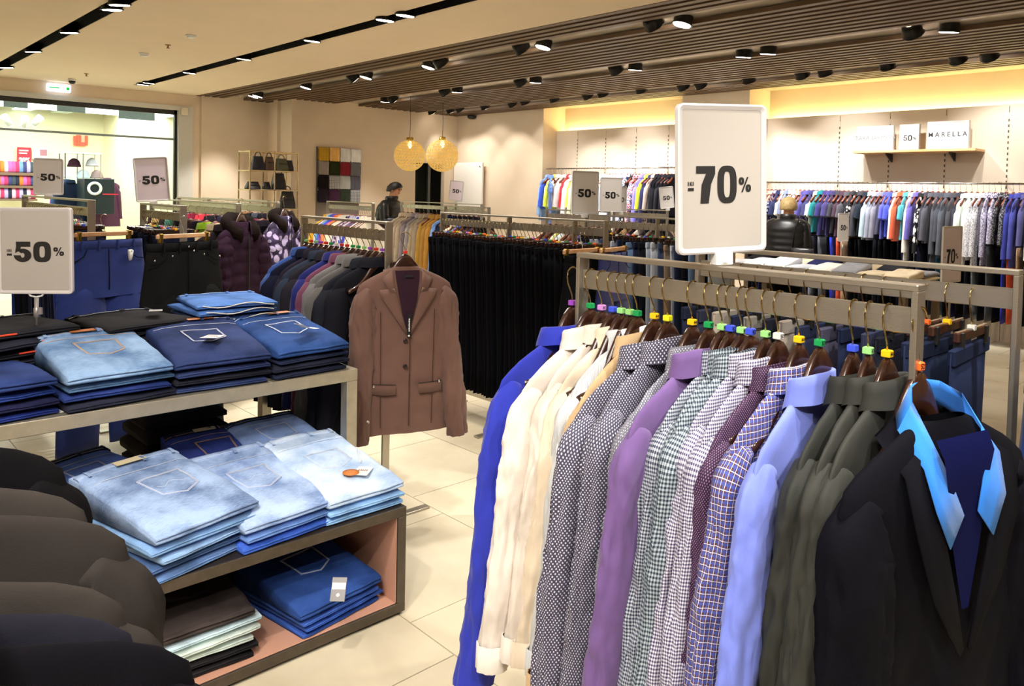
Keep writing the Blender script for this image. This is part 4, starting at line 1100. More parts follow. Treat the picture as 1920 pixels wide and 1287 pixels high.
# ------------------------------------------------------------------ folded jeans
THREAD = plain('gold_thread', (196, 158, 104), .7); THREADW = plain('pale_thread', (196, 204, 220), .7); LEATH = plain('leather_patch', (168, 100, 52), .6, 0, .2, 200, .12, 40); LEATHD = plain('dark_patch', (60, 40, 30), .6)
def jean_top(x, y, w, d, h, seed, tilt):
    e = lambda v, p: max(0, 1 - abs(v) ** p)
    a = e(2 * x / d, 7) ** .5; b = e(2 * y / w, 9) ** .5
    return h * (.5 + .5 * a * b) + .0045 * nz3(x * 9, y * 9, 0, seed) + .0022 * nz3(x * 26, y * 26, 0, seed + 4) + tilt * (d / 2 - x)
_jc = {}
def slab_mesh(w, d, h, seed, tilt, q):
    s = MB(); rings = []; ny = 26 if q else 10; nx = 16 if q else 8
    for k in range(ny + 1):
        v = -1 + 2 * k / ny; v = v * (1.5 - .5 * v * v) if q else v
        y = w / 2 * v; ring = []
        e = max(.0, 1 - abs(v) ** 9) ** .5
        xs = [-d / 2 * cos(pi * i / nx) for i in range(nx + 1)]
        for x in xs: ring.append((x + .003 * nz3(0, y * 12, h, seed), y + v * (.007 * nz3(x * 12, v * 2, 0, seed + 6)), jean_top(x, y, w, d, h, seed, tilt)))
        # front fold: two bulging layers, then under side
        fx = d / 2
        zf = ring[-1][2]
        bul = (.010 if h < .036 else .016) * (.3 + .7 * e)
        zt = jean_top(fx * .96, y, w, d, h, seed, tilt); zb = .002
        for t, bb in ((.85, .7), (.7, 1.0), (.56, .75), (.5, .25), (.44, .75), (.28, 1.0), (.1, .6)):
            ring.append((fx + bul * bb + .003 * nz3(t, y * 15, h, seed + 2), y, zb + (zt - zb) * t))
        for x in reversed(xs[1:-1:2]): ring.append((x, y, .001))
        ring.append((-d / 2, y, h * .2 + tilt * d * .5))
        rings.append(ring)
    s.loft(rings, True, True); return s
def jeans(lab, p, rz, w=.34, d=.40, h=.034, c='2c4a86', seed=0, tilt=0.0, top=False, pocket=0, band=None, patch=None, group=None, q=1, thread=None, fade=.35, c2=None, pk_off=0.0, name='folded_jeans', pkx=0.0, stain=None, roll=0.0, pch_off=.0):
    """folded jeans; fold edge towards +X, waist towards -X"""
    t = thing(name, lab, 'jeans', p, rz, group)
    if roll: t.rotation_euler = (roll, 0, rz)
    m = c if not isinstance(c, str) else denim(c, fade, c2)
    slab_mesh(w, d, h, seed, tilt, q).obj('denim', m, t)
    th = thread or THREADW
    Z = lambda x, y, l=0: jean_top(x, y, w, d, h, seed, tilt) + l
    if top:
        bm_ = m if band is None else denim(band, .25)
        B = MB(); n = 20; rings = []
        for k in range(n + 1):
            y = -w * .49 + w * .98 * k / n; x0 = -d * .455 + .010 * sin(pi * k / n) * (-1); x1 = x0 + .038
            rings.append([(x0, y, Z(x0, y, -.006)), (x0 + .002, y, Z(x0 + .01, y, .005)), ((x0 + x1) / 2, y, Z((x0 + x1) / 2, y, .006)), (x1 - .002, y, Z(x1, y, .0045)), (x1, y, Z(x1, y, -.004))])
        B.loft(rings, False, False); bo_ = B.obj('waistband', bm_, t)
        MB().ribbon([(r[3][0] - .004, r[3][1], r[3][2] + .001) for r in rings], .0022, m=0).obj('stitching', th, bo_)
        for yy in (-.40, .12, .42):
            y = yy * w; x = -d * .455
            M_ = MB(); M_.loft([[(x + a, y - .006, Z(x + a, y, b)), (x + a, y + .006, Z(x + a, y, b))] for a, b in ((-.002, .006), (.01, .010), (.03, .010), (.045, .006))], False, False); M_.obj('belt_loop', bm_, t)
        if patch:
            y0, y1 = (-.052 + pch_off, .052 + pch_off); x0 = -d * .452
            M_ = MB(); M_.loft([[(x0 + a, y0 + (y1 - y0) * k / 5, Z(x0 + a, y0, .0085)) for a in (.0, .012, .036)] for k in range(6)], False, False, 0, True)
            o = M_.obj('patch', LEATH if patch == 'tan' else (LEATHD if patch == 'dark' else plain('pale_patch', (190, 180, 150), .6)), t)
    if pocket:
        ph, pw = (.145, .15) if pocket != 2 else (.16, .155)
        cx = d * .03 + pkx; cy = pk_off
        P = [(-ph / 2, -pw / 2), (-ph / 2 + .006, pw / 2), (ph * .30, pw * .44), (ph / 2, 0.0), (ph * .30, -pw * .46)]
        ang = radians(4)
        P = [(cx + a * cos(ang) - b * sin(ang), cy + a * sin(ang) + b * cos(ang)) for a, b in P]
        cenx, ceny = sum(a for a, b in P) / 5, sum(b for a, b in P) / 5
        M_ = MB(); N_ = 6; dense = []
        for i in range(5):
            a, b = P[i], P[(i + 1) % 5]
            for k in range(N_): dense.append((a[0] + (b[0] - a[0]) * k / N_, a[1] + (b[1] - a[1]) * k / N_))
        rings = []
        for sc, l in ((1.0, -.001), (.99, .0028), (.7, .003), (.35, .003), (.02, .003)):
            rings.append([(cenx + (a - cenx) * sc, ceny + (b - ceny) * sc, Z(cenx + (a - cenx) * sc, ceny + (b - ceny) * sc, l)) for a, b in dense])
        M_.loft(rings, True, False); po = M_.obj('pocket', m, t)
        for sc in (.955, .90):
            pts = [(cenx + (a - cenx) * sc, ceny + (b - ceny) * sc) for a, b in dense]; pts.append(pts[0])
            MB().ribbon([(a, b, Z(a, b, .0031)) for a, b in pts], .0022).obj('stitching', th, po)
        if pocket == 2:
            pts = [(cenx - .01 + .012 * sin(k * 1.1), ceny - .05 + .1 * k / 8) for k in range(9)]
            MB().ribbon([(a, b, Z(a, b, .0031)) for a, b in pts], .0016).obj('stitching', th, po)
        # yoke seam
        MB().ribbon([(-d * .27 + .02 * abs(k / 10 - .5), -w * .46 + w * .92 * k / 10, Z(-d * .27 + .02 * abs(k / 10 - .5), -w * .46 + w * .92 * k / 10, .0015)) for k in range(11)], .003).obj('yoke_seam', th, t)
    return t
def pile(pc, n, base, specs, labf, group, rz=0.0, seed=0, w=.34, d=.42, h=.036, **topkw):
    """pc: (x of front edge, y centre), specs colours from bottom up"""
    R_ = random.Random(seed); z = base; tops = None
    for i, c in enumerate(specs):
        last = i == len(specs) - 1
        hh = (.040 if last else h * .66) * R_.uniform(.92, 1.08); ww = w * R_.uniform(.97, 1.04); dd = d * R_.uniform(.95, 1.03)
        kw = dict(topkw) if last else {}
        o = jeans(labf(i, len(specs)), (pc[0] - dd / 2 - R_.uniform(.008, .022), pc[1] + R_.uniform(-.008, .008), z), rz + R_.uniform(-.05, .05) * (0 if last else 1) , ww, dd, hh, c, seed * 3.1 + i, top=last, group=group, **kw)
        z += hh + .003
    return z, o
POS = ['bottom', 'second up', 'third up', 'fourth up', 'fifth up']
def lf(desc):
    def f(i, n):
        d = desc[i] if isinstance(desc, (list, tuple)) else desc
        if i == n - 1: return d + ', topmost of its pile'
        if i == n - 2: return d + ', directly beneath the topmost'
        return d + ', ' + POS[min(i, 4)]+ ' of its pile' 
    return f
G1_ = 'jeans piled along the front of the steel table'
pile((TX1 - .005, .43), 4, TZ, ['1d2f7a', '1a1c40', '20377c', '25386e'], lf(['bright blue jeans in the pile under the 50 percent sign', 'ink jeans in the pile under the 50 percent sign', 'blue jeans in the pile under the 50 percent sign', 'dark blue jeans in the pile under the 50 percent sign']), G1_, radians(8), 1, .33, h=.042, pocket=1, thread=THREAD, pk_off=-.06)
z, o = pile((TX1 - .01, .80), 4, TZ, ['1c1f30', '20326e', '4f6f96', '4f78b0'], lf(['black blue jeans in the pile with the tan patch', 'deep blue jeans in the pile with the tan patch', 'faded grey blue jeans in the pile with the tan patch', 'light blue jeans with a tan leather patch and pocket']), G1_, radians(4), 2, .345, h=.040, pocket=1, patch='tan', thread=THREAD, c2='93b4dc', tilt=.19, fade=.3)
z3, o = pile((TX1 - .01, 1.17), 5, TZ, ['2b3a66', '161824', '27335c', '22305a'], lf(['indigo jeans in the pile with the white folded tag', 'black blue jeans in the pile with the white folded tag', 'blue jeans in the pile with the white folded tag', 'dark indigo jeans with a tan patch under a white tag']), G1_, radians(-2), 3, .345, h=.040, pocket=1, patch='tan', tilt=.19, pch_off=.04)
z4, o = pile((TX1 - .01, 1.52), 4, TZ, ['1a2036', '171b2c', '1d2540', '1f3c70'], lf(['black blue jeans in the pile at the table corner', 'ink blue jeans in the pile at the table corner', 'navy jeans in the pile at the table corner', 'dark blue jeans with a tan patch at the table corner']), G1_, radians(4), 4, .33, h=.036, pocket=1, patch='tan', tilt=.19, pch_off=.05)
def card(lab, p, rz, w, l, m, bend=.2, name='price_tag', txt=None, tilt=0):
    t = thing(name, lab, 'tag', p, rz); t.rotation_euler = (0, tilt, rz)
    s = MB(); top = [(l * (k / 8 - .5), 0, bend * l * (k / 8) ** 2 * .6) for k in range(9)]
    s.loft([[(x, -w / 2, z), (x, w / 2, z), (x, w / 2, z - .0012), (x, -w / 2, z - .0012)] for x, _, z in top], True, True, 0, False)
    s.obj('card', m, t)
    if txt:
        g = MB()
        for r in range(2):
            for q in range(5): g.box(-l * .12 + r * .008, -l * .12 + r * .008 + .003, -w * .3 + q * w * .13, -w * .3 + q * w * .13 + w * .08, bend * l * .16 + .0008, bend * l * .16 + .0022)
        g.obj('print', plain('tag_ink', (150, 120, 120), .6), t)
    return t
wpap = plain('tag_white', (240, 236, 230), .6)
card('white folded paper tag lying on the dark indigo jeans', at(398, 632, z=z3 + .045), radians(-42), .062, .085, wpap, .1, txt='NEW')
card('white curled paper tag lying on the jeans at the table corner', at(575, 618, z=z4 + .045), radians(-70), .045, .10, wpap, .5)
# back row
bkj = lambda i, n: 'black jeans with an orange red edge, %s up in the pile behind the sign pole' % ordi(i)
zz = TZ
org = plain('orange_trim', (226, 74, 44), .6)
for i in range(7):
    o = jeans(bkj(i, 7), (-3.30 + .01 * (i % 3), .56 + .012 * (i % 2), zz), radians(14 + 4 * (i % 3)), .36, .34, .030, ['17181f', '1a1c2a'][i % 2], 60 + i, top=(i == 6), group='black jeans with orange edges')
    MB().ribbon([(.178, -.10 + .03 * k + .05 * (i % 3), .017) for k in range(3 + i % 3)], .007, (1, 0, 0), .003).obj('orange_edge', org, o)
    zz += .034
for i in range(8):
    jeans('thin black jeans, %s up in the pile behind the light blue jeans' % ordi(i), (-3.34 + .01 * (i % 3), .985 + .01 * (i % 2), TZ + .027 * i), radians(10 + 3 * (i % 3)), .36, .36, .024, '121217', 80 + i, top=(i == 7), group='thin black jeans pile', patch=None)
card('grey paper tag on the thin black jeans pile', at(292, 583, z=TZ + .235), radians(-20), .05, .07, plain('tag_grey', (150, 150, 150), .6), .1)
cols = ['2b4470', '34507e', '203050', '2f4a78', '3a5c92', '22345c', '41649c', '30497a', '3b5f9c', '456aa6']
for i in range(10):
    z = TZ + .026 * i + .04
    o = jeans('blue jeans with its pale inner waist showing, %s up in the tall back pile' % ordi(i), (-3.36 + .006 * (i % 3), 1.38 + .008 * ((i * 3) % 4), z - .04), radians(-6 + 4 * (i % 3)), .34, .34, .024, cols[i], 100 + i, top=(i == 9), group='blue jeans in the tall back pile')
    MB().ribbon([(.172 + .010, -.15 + .03 * k, .013 + .008 * sin(k * .8 + i)) for k in range(11)], .0045, (1, 0, 0), .004).obj('pale_edge', plain('pale_edge', (206, 204, 190), .7), o)

# jeans on the low box
G2_ = 'light blue jeans on the low black box'
pile((BX1 - .015, .865), 5, BZ, ['5f7fb0', '45608c', '7f9fc4', '6f92bc', '6f8fc8'], lf(['washed blue jeans in the pile nearest the suit jackets', 'grey blue jeans in the pile nearest the suit jackets', 'pale worn jeans in the pile nearest the suit jackets', 'faded jeans in the pile nearest the suit jackets', 'pale blue jeans with a wide worn back pocket']), G2_, radians(14), 11, .36, .50, .040, pocket=2, patch='pale', c2='a4bee6', tilt=.15, fade=.55, pk_off=.02)
pile((BX1 - .012, 1.175), 3, BZ, ['3458b0', '6284c0', '7f9fdc'], lf(['strong blue jeans in the middle pile of the box', 'mid blue jeans in the middle pile of the box', 'pale sky blue jeans with a stitched back pocket']), G2_, radians(6), 12, .345, .52, .042, pocket=2, c2='b4ccf0', tilt=.15, fade=.4, pk_off=.01)
zc, o = pile((BX1 - .012, 1.475), 3, BZ, ['86b0e0', '8ab2e2', 'a0c0ec'], lf(['sky blue jeans in the pile at the end of the box', 'pale blue jeans in the pile at the end of the box', 'very pale blue jeans with a white tag and round tan badge']), G2_, radians(2), 13, .31, .50, .042, pocket=1, c2='cfe0f4', tilt=.15, fade=.25, pk_off=.0)
pt = at(680, 884, z=zc + .02)
card('white card tag lying on the very pale blue jeans', pt, radians(-48), .055, .09, wpap, .05, txt='DENIM')
t = thing('string', 'white looped string of the tag on the very pale jeans', 'string', (0, 0, 0)); pa = at(676, 868, z=zc + .03); pb = at(668, 838, z=zc + .05)
MB().tube([pa, pa.lerp(pb, .4) + Vector((.01, .004, .01)), pb, pa.lerp(pb, .5) + Vector((-.008, -.004, .008)), pa], .0012, 5).obj('loop', white_m, t)
t = thing('badge', 'round tan leather badge on the very pale blue jeans', 'badge', at(658, 887, z=zc + .022)); MB().lathe([(.030, 0), (.030, .003), (.012, .004), (.010, .0035)], 24).obj('disc', plain('badge_tan', (200, 120, 50), .5), t)
G3_ = 'jeans on the back of the low black box'
def pileb(x, y, cs, ls, rz, sd, **k): return pile((x, y), len(cs), BZ, cs, lf(ls), G3_, rz, sd, .34, .36, .030, **k)
pileb(-2.90, .80, ['3a5aa8', '5a78c8'], ['blue jeans lying behind the worn pocket jeans', 'mid blue jeans with a dark waistband behind the worn pocket jeans'], radians(20), 21, pocket=1, band='1c2338', tilt=.16)
pileb(-2.86, 1.24, ['25336e', '2c3c86'], ['dark blue jeans behind the middle pile', 'dark violet blue jeans with a label behind the middle pile'], radians(-4), 22, pocket=1, patch='pale', band='1c1f38', tilt=.19, thread=THREAD)
pileb(-2.85, 1.50, ['27406e', '5878b0', '86a2dc'], ['navy jeans behind the palest jeans', 'blue jeans behind the palest jeans', 'periwinkle jeans with a navy waistband and small dark patch'], radians(4), 23, pocket=1, band='223048', tilt=.16)
for i in range(9):
    jeans('black jeans in the dark pile under the steel table, %s up' % ordi(i), (-3.42, 1.20 + .01 * (i % 2), .03 + .065 * i), radians(2), .34, .30, .060, '0f0f13', 140 + i, group='black jeans under the steel table', q=0)
# inside the box
G4_ = 'jeans inside the low black box'
zi = .012 + T_ + .003
pile((BX1 - .03, .94), 6, zi, ['1c1a1c', '19181a', 'b8c6c0', 'c2cec8', 'b6cdd6', '38302e'], lf(['black jeans inside the box, beside the salmon floor', 'black jeans inside the box', 'ice grey jeans inside the box', 'pale ice grey jeans inside the box', 'ice blue jeans inside the box', 'charcoal jeans inside the box ']), G4_, radians(-2), 31, .30, .44, .036, pocket=1, thread=plain('dark_thread', (60, 58, 62), .7))
pile((BX1 - .02, 1.36), 4, zi, ['30509c', '3558a8', '3a5cac', '22407e'], lf(['bright blue jeans in the box by its end board', 'blue jeans in the box by its end board', 'mid blue jeans in the box by its end board', 'deep blue jeans with a photo tag in the box']), G4_, radians(8), 32, .34, .40, .032, pocket=1, tilt=.16)
t = thing('photo_tag', 'glossy brown and white photo tag on the deep blue jeans in the box', 'tag', at(632, 1128, z=.215), radians(48)); t.rotation_euler = (radians(-38), 0, radians(48))
MB().bbox(-.024, .024, -.001, .001, -.001, .072, .0004).obj('card', plain('photo_dark', (44, 26, 22), .2), t)
MB().box(-.022, .022, -.0016, -.001, .035, .055).obj('photo', plain('photo_light', (186, 178, 176), .2), t)
MB().lathe([(.006, 0), (.006, .0006), (.0035, .0007)], 16, 0, Matrix.Translation((0, -.0012, .018)) @ Matrix.Rotation(pi / 2, 4, 'X')).obj('emblem', white_m, t)
card('green plastic strip at the foot of the sign pole', at(63, 688, z=TZ + .004), radians(45), .03, .05, plain('neon_green', (30, 240, 40), .5, emit=.4), 0)
# ------------------------------------------------------------------ garments farther back: shared meshes, one object each
def merge(a, b):
    o = len(a.v); a.v += b.v; n = len(a.f)
    a.f += [tuple(i + o for i in f) for f in b.f]; a.m += b.m; a.sm += b.sm
    for k, u in b.uv.items(): a.uv[k + n] = u
    return a
FP = {}
def far_mesh(kind, L, sl, seed, out=.05, q=0):
    k = (kind, round(L, 2), round(sl, 2), seed, q)
    if k not in FP:
        b = body_mb(kind if kind in SIL else 'shirt', q, seed, .02, .010, L)
        if sl > 0:
            for s_ in (-1, 1):
                sm, _ = sleeve_mb(s_, q, seed + s_, sl, .056 if sl > .3 else .066, .040 if sl > .3 else .060, .030, .026, (.192, -.262), (0, 0), out)
                merge(b, sm)
        merge(b, collar_mb(0, seed=seed))
        FP[k] = b.mesh(kind, [cloth('808080')])
    return FP[k]
fh = MB().tube(hook_path()[::2], .0022, 4, 0)
_w = MB(); _w.loft([[(-.009, y, z - .02), (.009, y, z - .02), (.009, y, z + .012), (-.009, y, z + .012)] for y, z in [(-.18, -.25), (-.09, -.20), (-.04, -.135), (0, -.115), (.04, -.135), (.09, -.20), (.18, -.25)]], True, True, 1)
merge(fh, _w); FH = fh.mesh('coat_hanger', [chrome, plain('hanger_red_wood', (110, 52, 34), .35)])
def far_row(items, x0, x1, y, z, lab, group, kinds, seed=0, q=0, hang=True, jit=.012, Lr=(.62, .72), slr=(.2, .58), ht=1.0, yaw=0):
    R_ = random.Random(seed); n = len(items)
    for i, it in enumerate(items):
        c, cn = it[0], it[1]; kd = it[2] if len(it) > 2 else kinds
        x = x0 + (x1 - x0) * i / max(1, n - 1)
        L, sl = {'tee': (.64, .17), 'shirt': (.72, .58), 'jacket': (.78, .62), 'dress': (.98, .15), 'blouse': (.66, .40), 'top': (.60, .0), 'long': (.9, .55)}[kd]
        L = L * [1, .94, 1.05][R_.randrange(3)]
        base = {'blouse': 'shirt', 'top': 'dress', 'long': 'jacket'}.get(kd, kd)
        me = far_mesh(base, L, sl, R_.randrange(2), q=q)
        m = c if not isinstance(c, str) else cloth(c, var=.15)
        nmz = {'tee': 't_shirt', 'shirt': 'shirt', 'jacket': 'jacket', 'dress': 'dress', 'blouse': 'blouse', 'top': 'top', 'long': 'coat'}[kd]
        o = setmat(link(nmz, me, None, (x, y + R_.uniform(-jit, jit), z + R_.uniform(-.01, .002)), (0, 0, yaw + R_.uniform(-.12, .12))), m)
        wn = nmz.replace('_', '-')
        tag(o, '%s %s, %s along %s' % (cn, wn, ordi(i), lab), wn, group)
        if hang:
            h = link('coat_hanger', FH, None, (x, y, z), (0, 0, 0)); tag(h, 'wooden hanger, %s %s, %s along %s' % (cn, wn, ordi(i), lab), 'hanger', group + ', hangers')
P_floral = pattern('p_peach', 'print', 'e8d8cc', 'c8846c', 22, 'f2ece4'); P_navy = pattern('p_navy', 'print', '2a3060', 'c4c8dc', 26); P_bw = pattern('p_bw', 'print', '17171c', 'eeeeee', 16)
P_lace = pattern('p_lace', 'print', 'd8d8dc', '8c8c98', 60); P_lace2 = pattern('p_lace2', 'print', 'b8b4cc', '5c5874', 60); P_dlace = pattern('p_dlace', 'print', '34343e', '8c8c94', 60); P_red = pattern('p_red', 'print', 'e8e0e4', 'b03050', 30, '50507a'); P_lime = pattern('p_lime', 'print', 'cfe060', 'f2f2d8', 30)
P_bl = pattern('p_blfl', 'print', '3c50b4', 'd8dcf0', 24); P_lil = pattern('p_lilfl', 'print', 'c4b8d4', '50406c', 26); P_emb = pattern('p_emb', 'print', 'ece4d8', 'c8b8a0', 40)
right = [('eed8c8', 'peach', 'blouse'), (P_floral, 'peach floral', 'shirt'), ('f0e4da', 'cream', 'shirt'), (P_floral, 'rose floral', 'blouse'), ('e8c0a8', 'salmon', 'top'), (P_navy, 'navy printed', 'tee'), ('28305c', 'navy', 'tee'), ('e6e0dc', 'off-white', 'tee'), ('7c88a8', 'dusty blue', 'tee'), ('dcd8e0', 'pale grey', 'blouse'), ('f0e6dc', 'ivory', 'blouse'), (P_floral, 'floral', 'blouse'), ('4a4890', 'indigo', 'tee'), ('54509c', 'violet blue', 'tee'), ('3c3c70', 'dark indigo', 'tee'), ('c8dcd0', 'mint white', 'tee'), ('1c8088', 'teal', 'tee'), ('3c3878', 'indigo', 'tee'), ('423c7c', 'deep violet', 'tee'), ('3a3560', 'plum', 'tee'), ('43434c', 'charcoal', 'tee'), ('4c3a48', 'aubergine', 'tee'), ('50505a', 'slate', 'tee'), ('3c3c44', 'dark grey', 'blouse'), (P_bw, 'black and white', 'tee'), ('48484f', 'graphite', 'blouse'), ('2c3440', 'ink', 'tee'), ('b8ccd8', 'ice blue', 'blouse'), ('9aa0b4', 'blue grey', 'blouse'), ('8c8c9c', 'mid grey', 'blouse'), ('6066c4', 'periwinkle', 'tee'), ('4c5cdc', 'bright blue', 'tee'), ('ece8e8', 'white', 'blouse'), ('e86848', 'coral red', 'blouse'), ('58b0c4', 'turquoise', 'tee'), ('f0ece8', 'white', 'long'), ('6c64bc', 'violet', 'blouse'), (P_bw, 'black and white print', 'long'), ('42424c', 'charcoal', 'blouse'), ('585864', 'grey', 'blouse'), ('4e505c', 'steel grey', 'long'), ('464a56', 'slate grey', 'blouse'), ('565a66', 'stone grey', 'long'), ('484850', 'charcoal', 'long'), ('3e3e48', 'dark charcoal', 'blouse'), ('e4f0ea', 'mint white', 'long'), ('f2f2ee', 'bright white', 'long'), (P_lace, 'white lace', 'long'), (P_lace, 'grey lace', 'long'), (P_lace2, 'lilac lace', 'long'), (P_lace2, 'violet lace', 'blouse'), (P_dlace, 'dark lace', 'blouse'), (P_dlace, 'black lace', 'blouse'), ('3c44a0', 'royal blue', 'long'), ('4a50a8', 'blue', 'long'), ('5a5a94', 'dull violet', 'blouse'), ('e2efe8', 'mint', 'long'), ('ece8e4', 'off-white', 'long'), ('84807c', 'taupe', 'blouse'), ('d89098', 'pink', 'long'), ('c88088', 'rose', 'long'), ('2c2c30', 'black', 'long'), ('3c443c', 'dark green', 'long'), ('20201f', 'black', 'long'), ('706860', 'taupe', 'long'), ('303038', 'charcoal', 'long')]
YW_ = 9.56
far_row(right, -5.42, -1.72, YW_, 1.772, 'the upper rail of the far wall', 'tops on the upper rail of the far wall', 'tee', 1)
low = ['0c0c10', '14141c', '1c2048', '0e0e12', '24306c', '101018', '2a2a34', '16607c', '0d0d12', '20204a', '101014', '2c2c38', '8890a0', '181820', '585c68', '0e0e12', '2038c8', 'e05a30', 'd8b088', '17171c', '101012', '1a1a22', '0c0c10', '26262e', '121216', '0b0b0e']
ln = {'0c0c10': 'black', '14141c': 'black', '1c2048': 'navy', '0e0e12': 'black', '24306c': 'blue', '101018': 'black', '2a2a34': 'charcoal', '16607c': 'petrol', '0d0d12': 'black', '20204a': 'dark violet', '101014': 'black', '2c2c38': 'charcoal', '8890a0': 'pale grey', '181820': 'ink', '585c68': 'mid grey', '2038c8': 'bright blue', 'e05a30': 'orange red', 'd8b088': 'sand', '17171c': 'black', '101012': 'black', '1a1a22': 'ink', '26262e': 'charcoal', '121216': 'black', '0b0b0e': 'black'}
lows = [low[i % len(low)] for i in range(52)]
def low_row(x0, x1, n, y, z, where, group, L=.82):
    for i in range(n):
        c = lows[i]; R_ = random.Random(i)
        x = x0 + (x1 - x0) * i / (n - 1)
        t = thing('trousers', '%s trousers, %s along %s' % (ln[c], ordi(i), where), 'trousers', (x, y, z), R_.uniform(-.1, .1), group)
        setmat(link('legs', blk_pool[i % 5], t), cloth(c)).scale = (1.4, 1.7, L)
low_row(-5.42, -1.8, 52, YW_, 1.19, 'the lower rail of the far wall', 'trousers on the lower rail of the far wall')
def wall_rail(lab, x0, x1, y, z, brk):
    t = thing('wall_rail', lab, 'rail', ((x0 + x1) / 2, y, z)); h = (x1 - x0) / 2
    MB().tube([(-h, 0, 0), (h, 0, 0)], .012, 10).obj('tube', chrome, t)
    for b in brk: MB().bbox(b - (x0 + x1) / 2 - .008, b - (x0 + x1) / 2 + .008, 0, 9.835 - y, -.006, .02, .002).obj('bracket', chrome, t)
wall_rail('chrome upper rail on the far wall behind the woman', -5.5, -1.6, YW_, 1.757, (-5.4, -4.43, -3.81, -3.18, -2.545, -1.9))
wall_rail('chrome lower rail on the far wall holding dark trousers', -5.5, -1.6, YW_, 1.178, (-5.4, -4.43, -3.81, -3.18, -2.545, -1.9))
al = [('90b4e4', 'light blue', 'long'), ('3c58d0', 'royal blue', 'blouse'), (P_lime, 'lime print', 'blouse'), ('d2e84c', 'lime', 'blouse'), (P_emb, 'cream floral', 'blouse'), ('eee0cc', 'cream', 'blouse'), ('f2eeea', 'white', 'blouse'), ('f4e4e0', 'blush', 'blouse'), ('e8303c', 'red', 'blouse'), ('f4f2f4', 'white', 'shirt'), ('eceef6', 'cool white', 'shirt'), ('f0d860', 'yellow', 'blouse'), ('f2ecd0', 'ivory', 'shirt'), ('f4f0ec', 'white', 'shirt'), ('f0ece8', 'off-white', 'shirt'), ('f0f0f2', 'white', 'shirt'), ('e0543c', 'coral', 'blouse'), ('f4f2f0', 'white', 'shirt'), ('f0d848', 'sun yellow', 'shirt'), ('f0f2ee', 'white', 'shirt'), ('e4f0dc', 'pale green', 'shirt'), ('eef2f8', 'ice white', 'shirt'), ('e6ecf8', 'ice blue', 'shirt'), ('dfe8f8', 'pale blue', 'shirt'), ('e8eef8', 'pale blue', 'shirt'), ('d4dff6', 'pale blue', 'shirt'), ('c8d6f4', 'soft blue', 'shirt'), ('dbe4f6', 'pale blue', 'shirt'), ('b8caf0', 'sky blue', 'shirt'), ('cdd8f2', 'pale blue', 'shirt'), (P_navy, 'navy print', 'shirt'), (P_bw, 'black print', 'shirt'), (P_red, 'red print', 'shirt'), (P_red, 'crimson print', 'blouse'), ('8c80c8', 'lilac', 'shirt'), ('6c68c4', 'periwinkle', 'shirt'), ('d8ec40', 'neon lime', 'blouse'), ('2c2c5c', 'navy', 'shirt'), ('b8a8a0', 'taupe', 'blouse'), ('24242c', 'black', 'jacket'), ('1c1c22', 'black', 'jacket'), ('2a2a32', 'charcoal', 'jacket'), ('18181c', 'black', 'jacket'), ('202028', 'black', 'jacket'), ('1a1a20', 'black', 'jacket')]
far_row(al, -9.35, -6.75, YW_, 1.985, 'the alcove rail', 'tops on the alcove rail', 'shirt', 2)
wall_rail('chrome rail in the far alcove loaded with pale shirts', -9.42, -6.66, YW_, 1.97, (-9.3, -8.33, -7.70, -7.08, -6.7))

# racks in the middle distance
cm = [('c0ae94', 'beige', 'jacket'), ('b8a68c', 'sand', 'jacket'), ('b4a48c', 'stone', 'jacket'), ('8c8088', 'mauve grey', 'jacket'), ('9c9490', 'grey', 'jacket'), ('a8987c', 'khaki', 'jacket'), ('a09078', 'dark sand', 'jacket'), ('b08838', 'mustard', 'jacket'), ('a87c34', 'camel', 'jacket'), ('b48030', 'ochre', 'jacket'), ('7ca0dc', 'light blue', 'jacket'), ('1c2440', 'navy', 'jacket'), ('181c34', 'navy', 'jacket'), ('141828', 'dark navy', 'jacket'), ('14141c', 'black', 'jacket'), ('181820', 'black', 'jacket'), ('101016', 'black', 'jacket'), ('1c1c24', 'charcoal', 'jacket')]
far_row(cm, -8.72, -7.15, 6.1, 1.36, 'the camel jacket rack', 'jackets on the camel jacket rack', 'jacket', 3, q=1)
cf = [('e8b430', 'mustard', 'shirt'), ('d8d8e4', 'pale grey', 'shirt'), ('48b8e0', 'cyan', 'shirt'), ('5060dc', 'blue', 'shirt'), ('8058d4', 'violet', 'shirt'), ('f07850', 'coral', 'shirt'), ('f49460', 'orange', 'shirt'), ('f2dcc4', 'peach', 'shirt'), ('f4e6d4', 'cream', 'shirt'), ('e6ead8', 'pale cream', 'shirt'), ('1c2c34', 'black green', 'shirt'), (P_lil, 'lilac floral', 'shirt'), ('d0c8dc', 'lilac grey', 'shirt'), (P_bl, 'blue floral', 'shirt'), (P_bl, 'blue printed', 'shirt'), ('3840a8', 'indigo', 'shirt'), (P_emb, 'cream embroidered', 'shirt'), (P_emb, 'ivory embroidered', 'shirt'), ('ece4d4', 'ivory', 'shirt')]
far_row(cf, -8.30, -7.42, 4.73, 1.36, 'the colourful shirt rack', 'shirts on the colourful rack', 'shirt', 4, q=1)
kn = [('1a2030', 'navy', 'jacket'), ('20202a', 'black', 'jacket'), ('e8dcb8', 'cream', 'jacket'), ('5878d0', 'blue', 'jacket'), ('24242c', 'black', 'jacket'), ('1c1c26', 'black', 'jacket'), ('2a3048', 'dark blue', 'jacket'), ('1a1a22', 'black', 'jacket')]
far_row(kn, -6.35, -5.78, 5.0, 1.36, 'the low knitwear rack', 'knitwear on the low rack', 'jacket', 5)
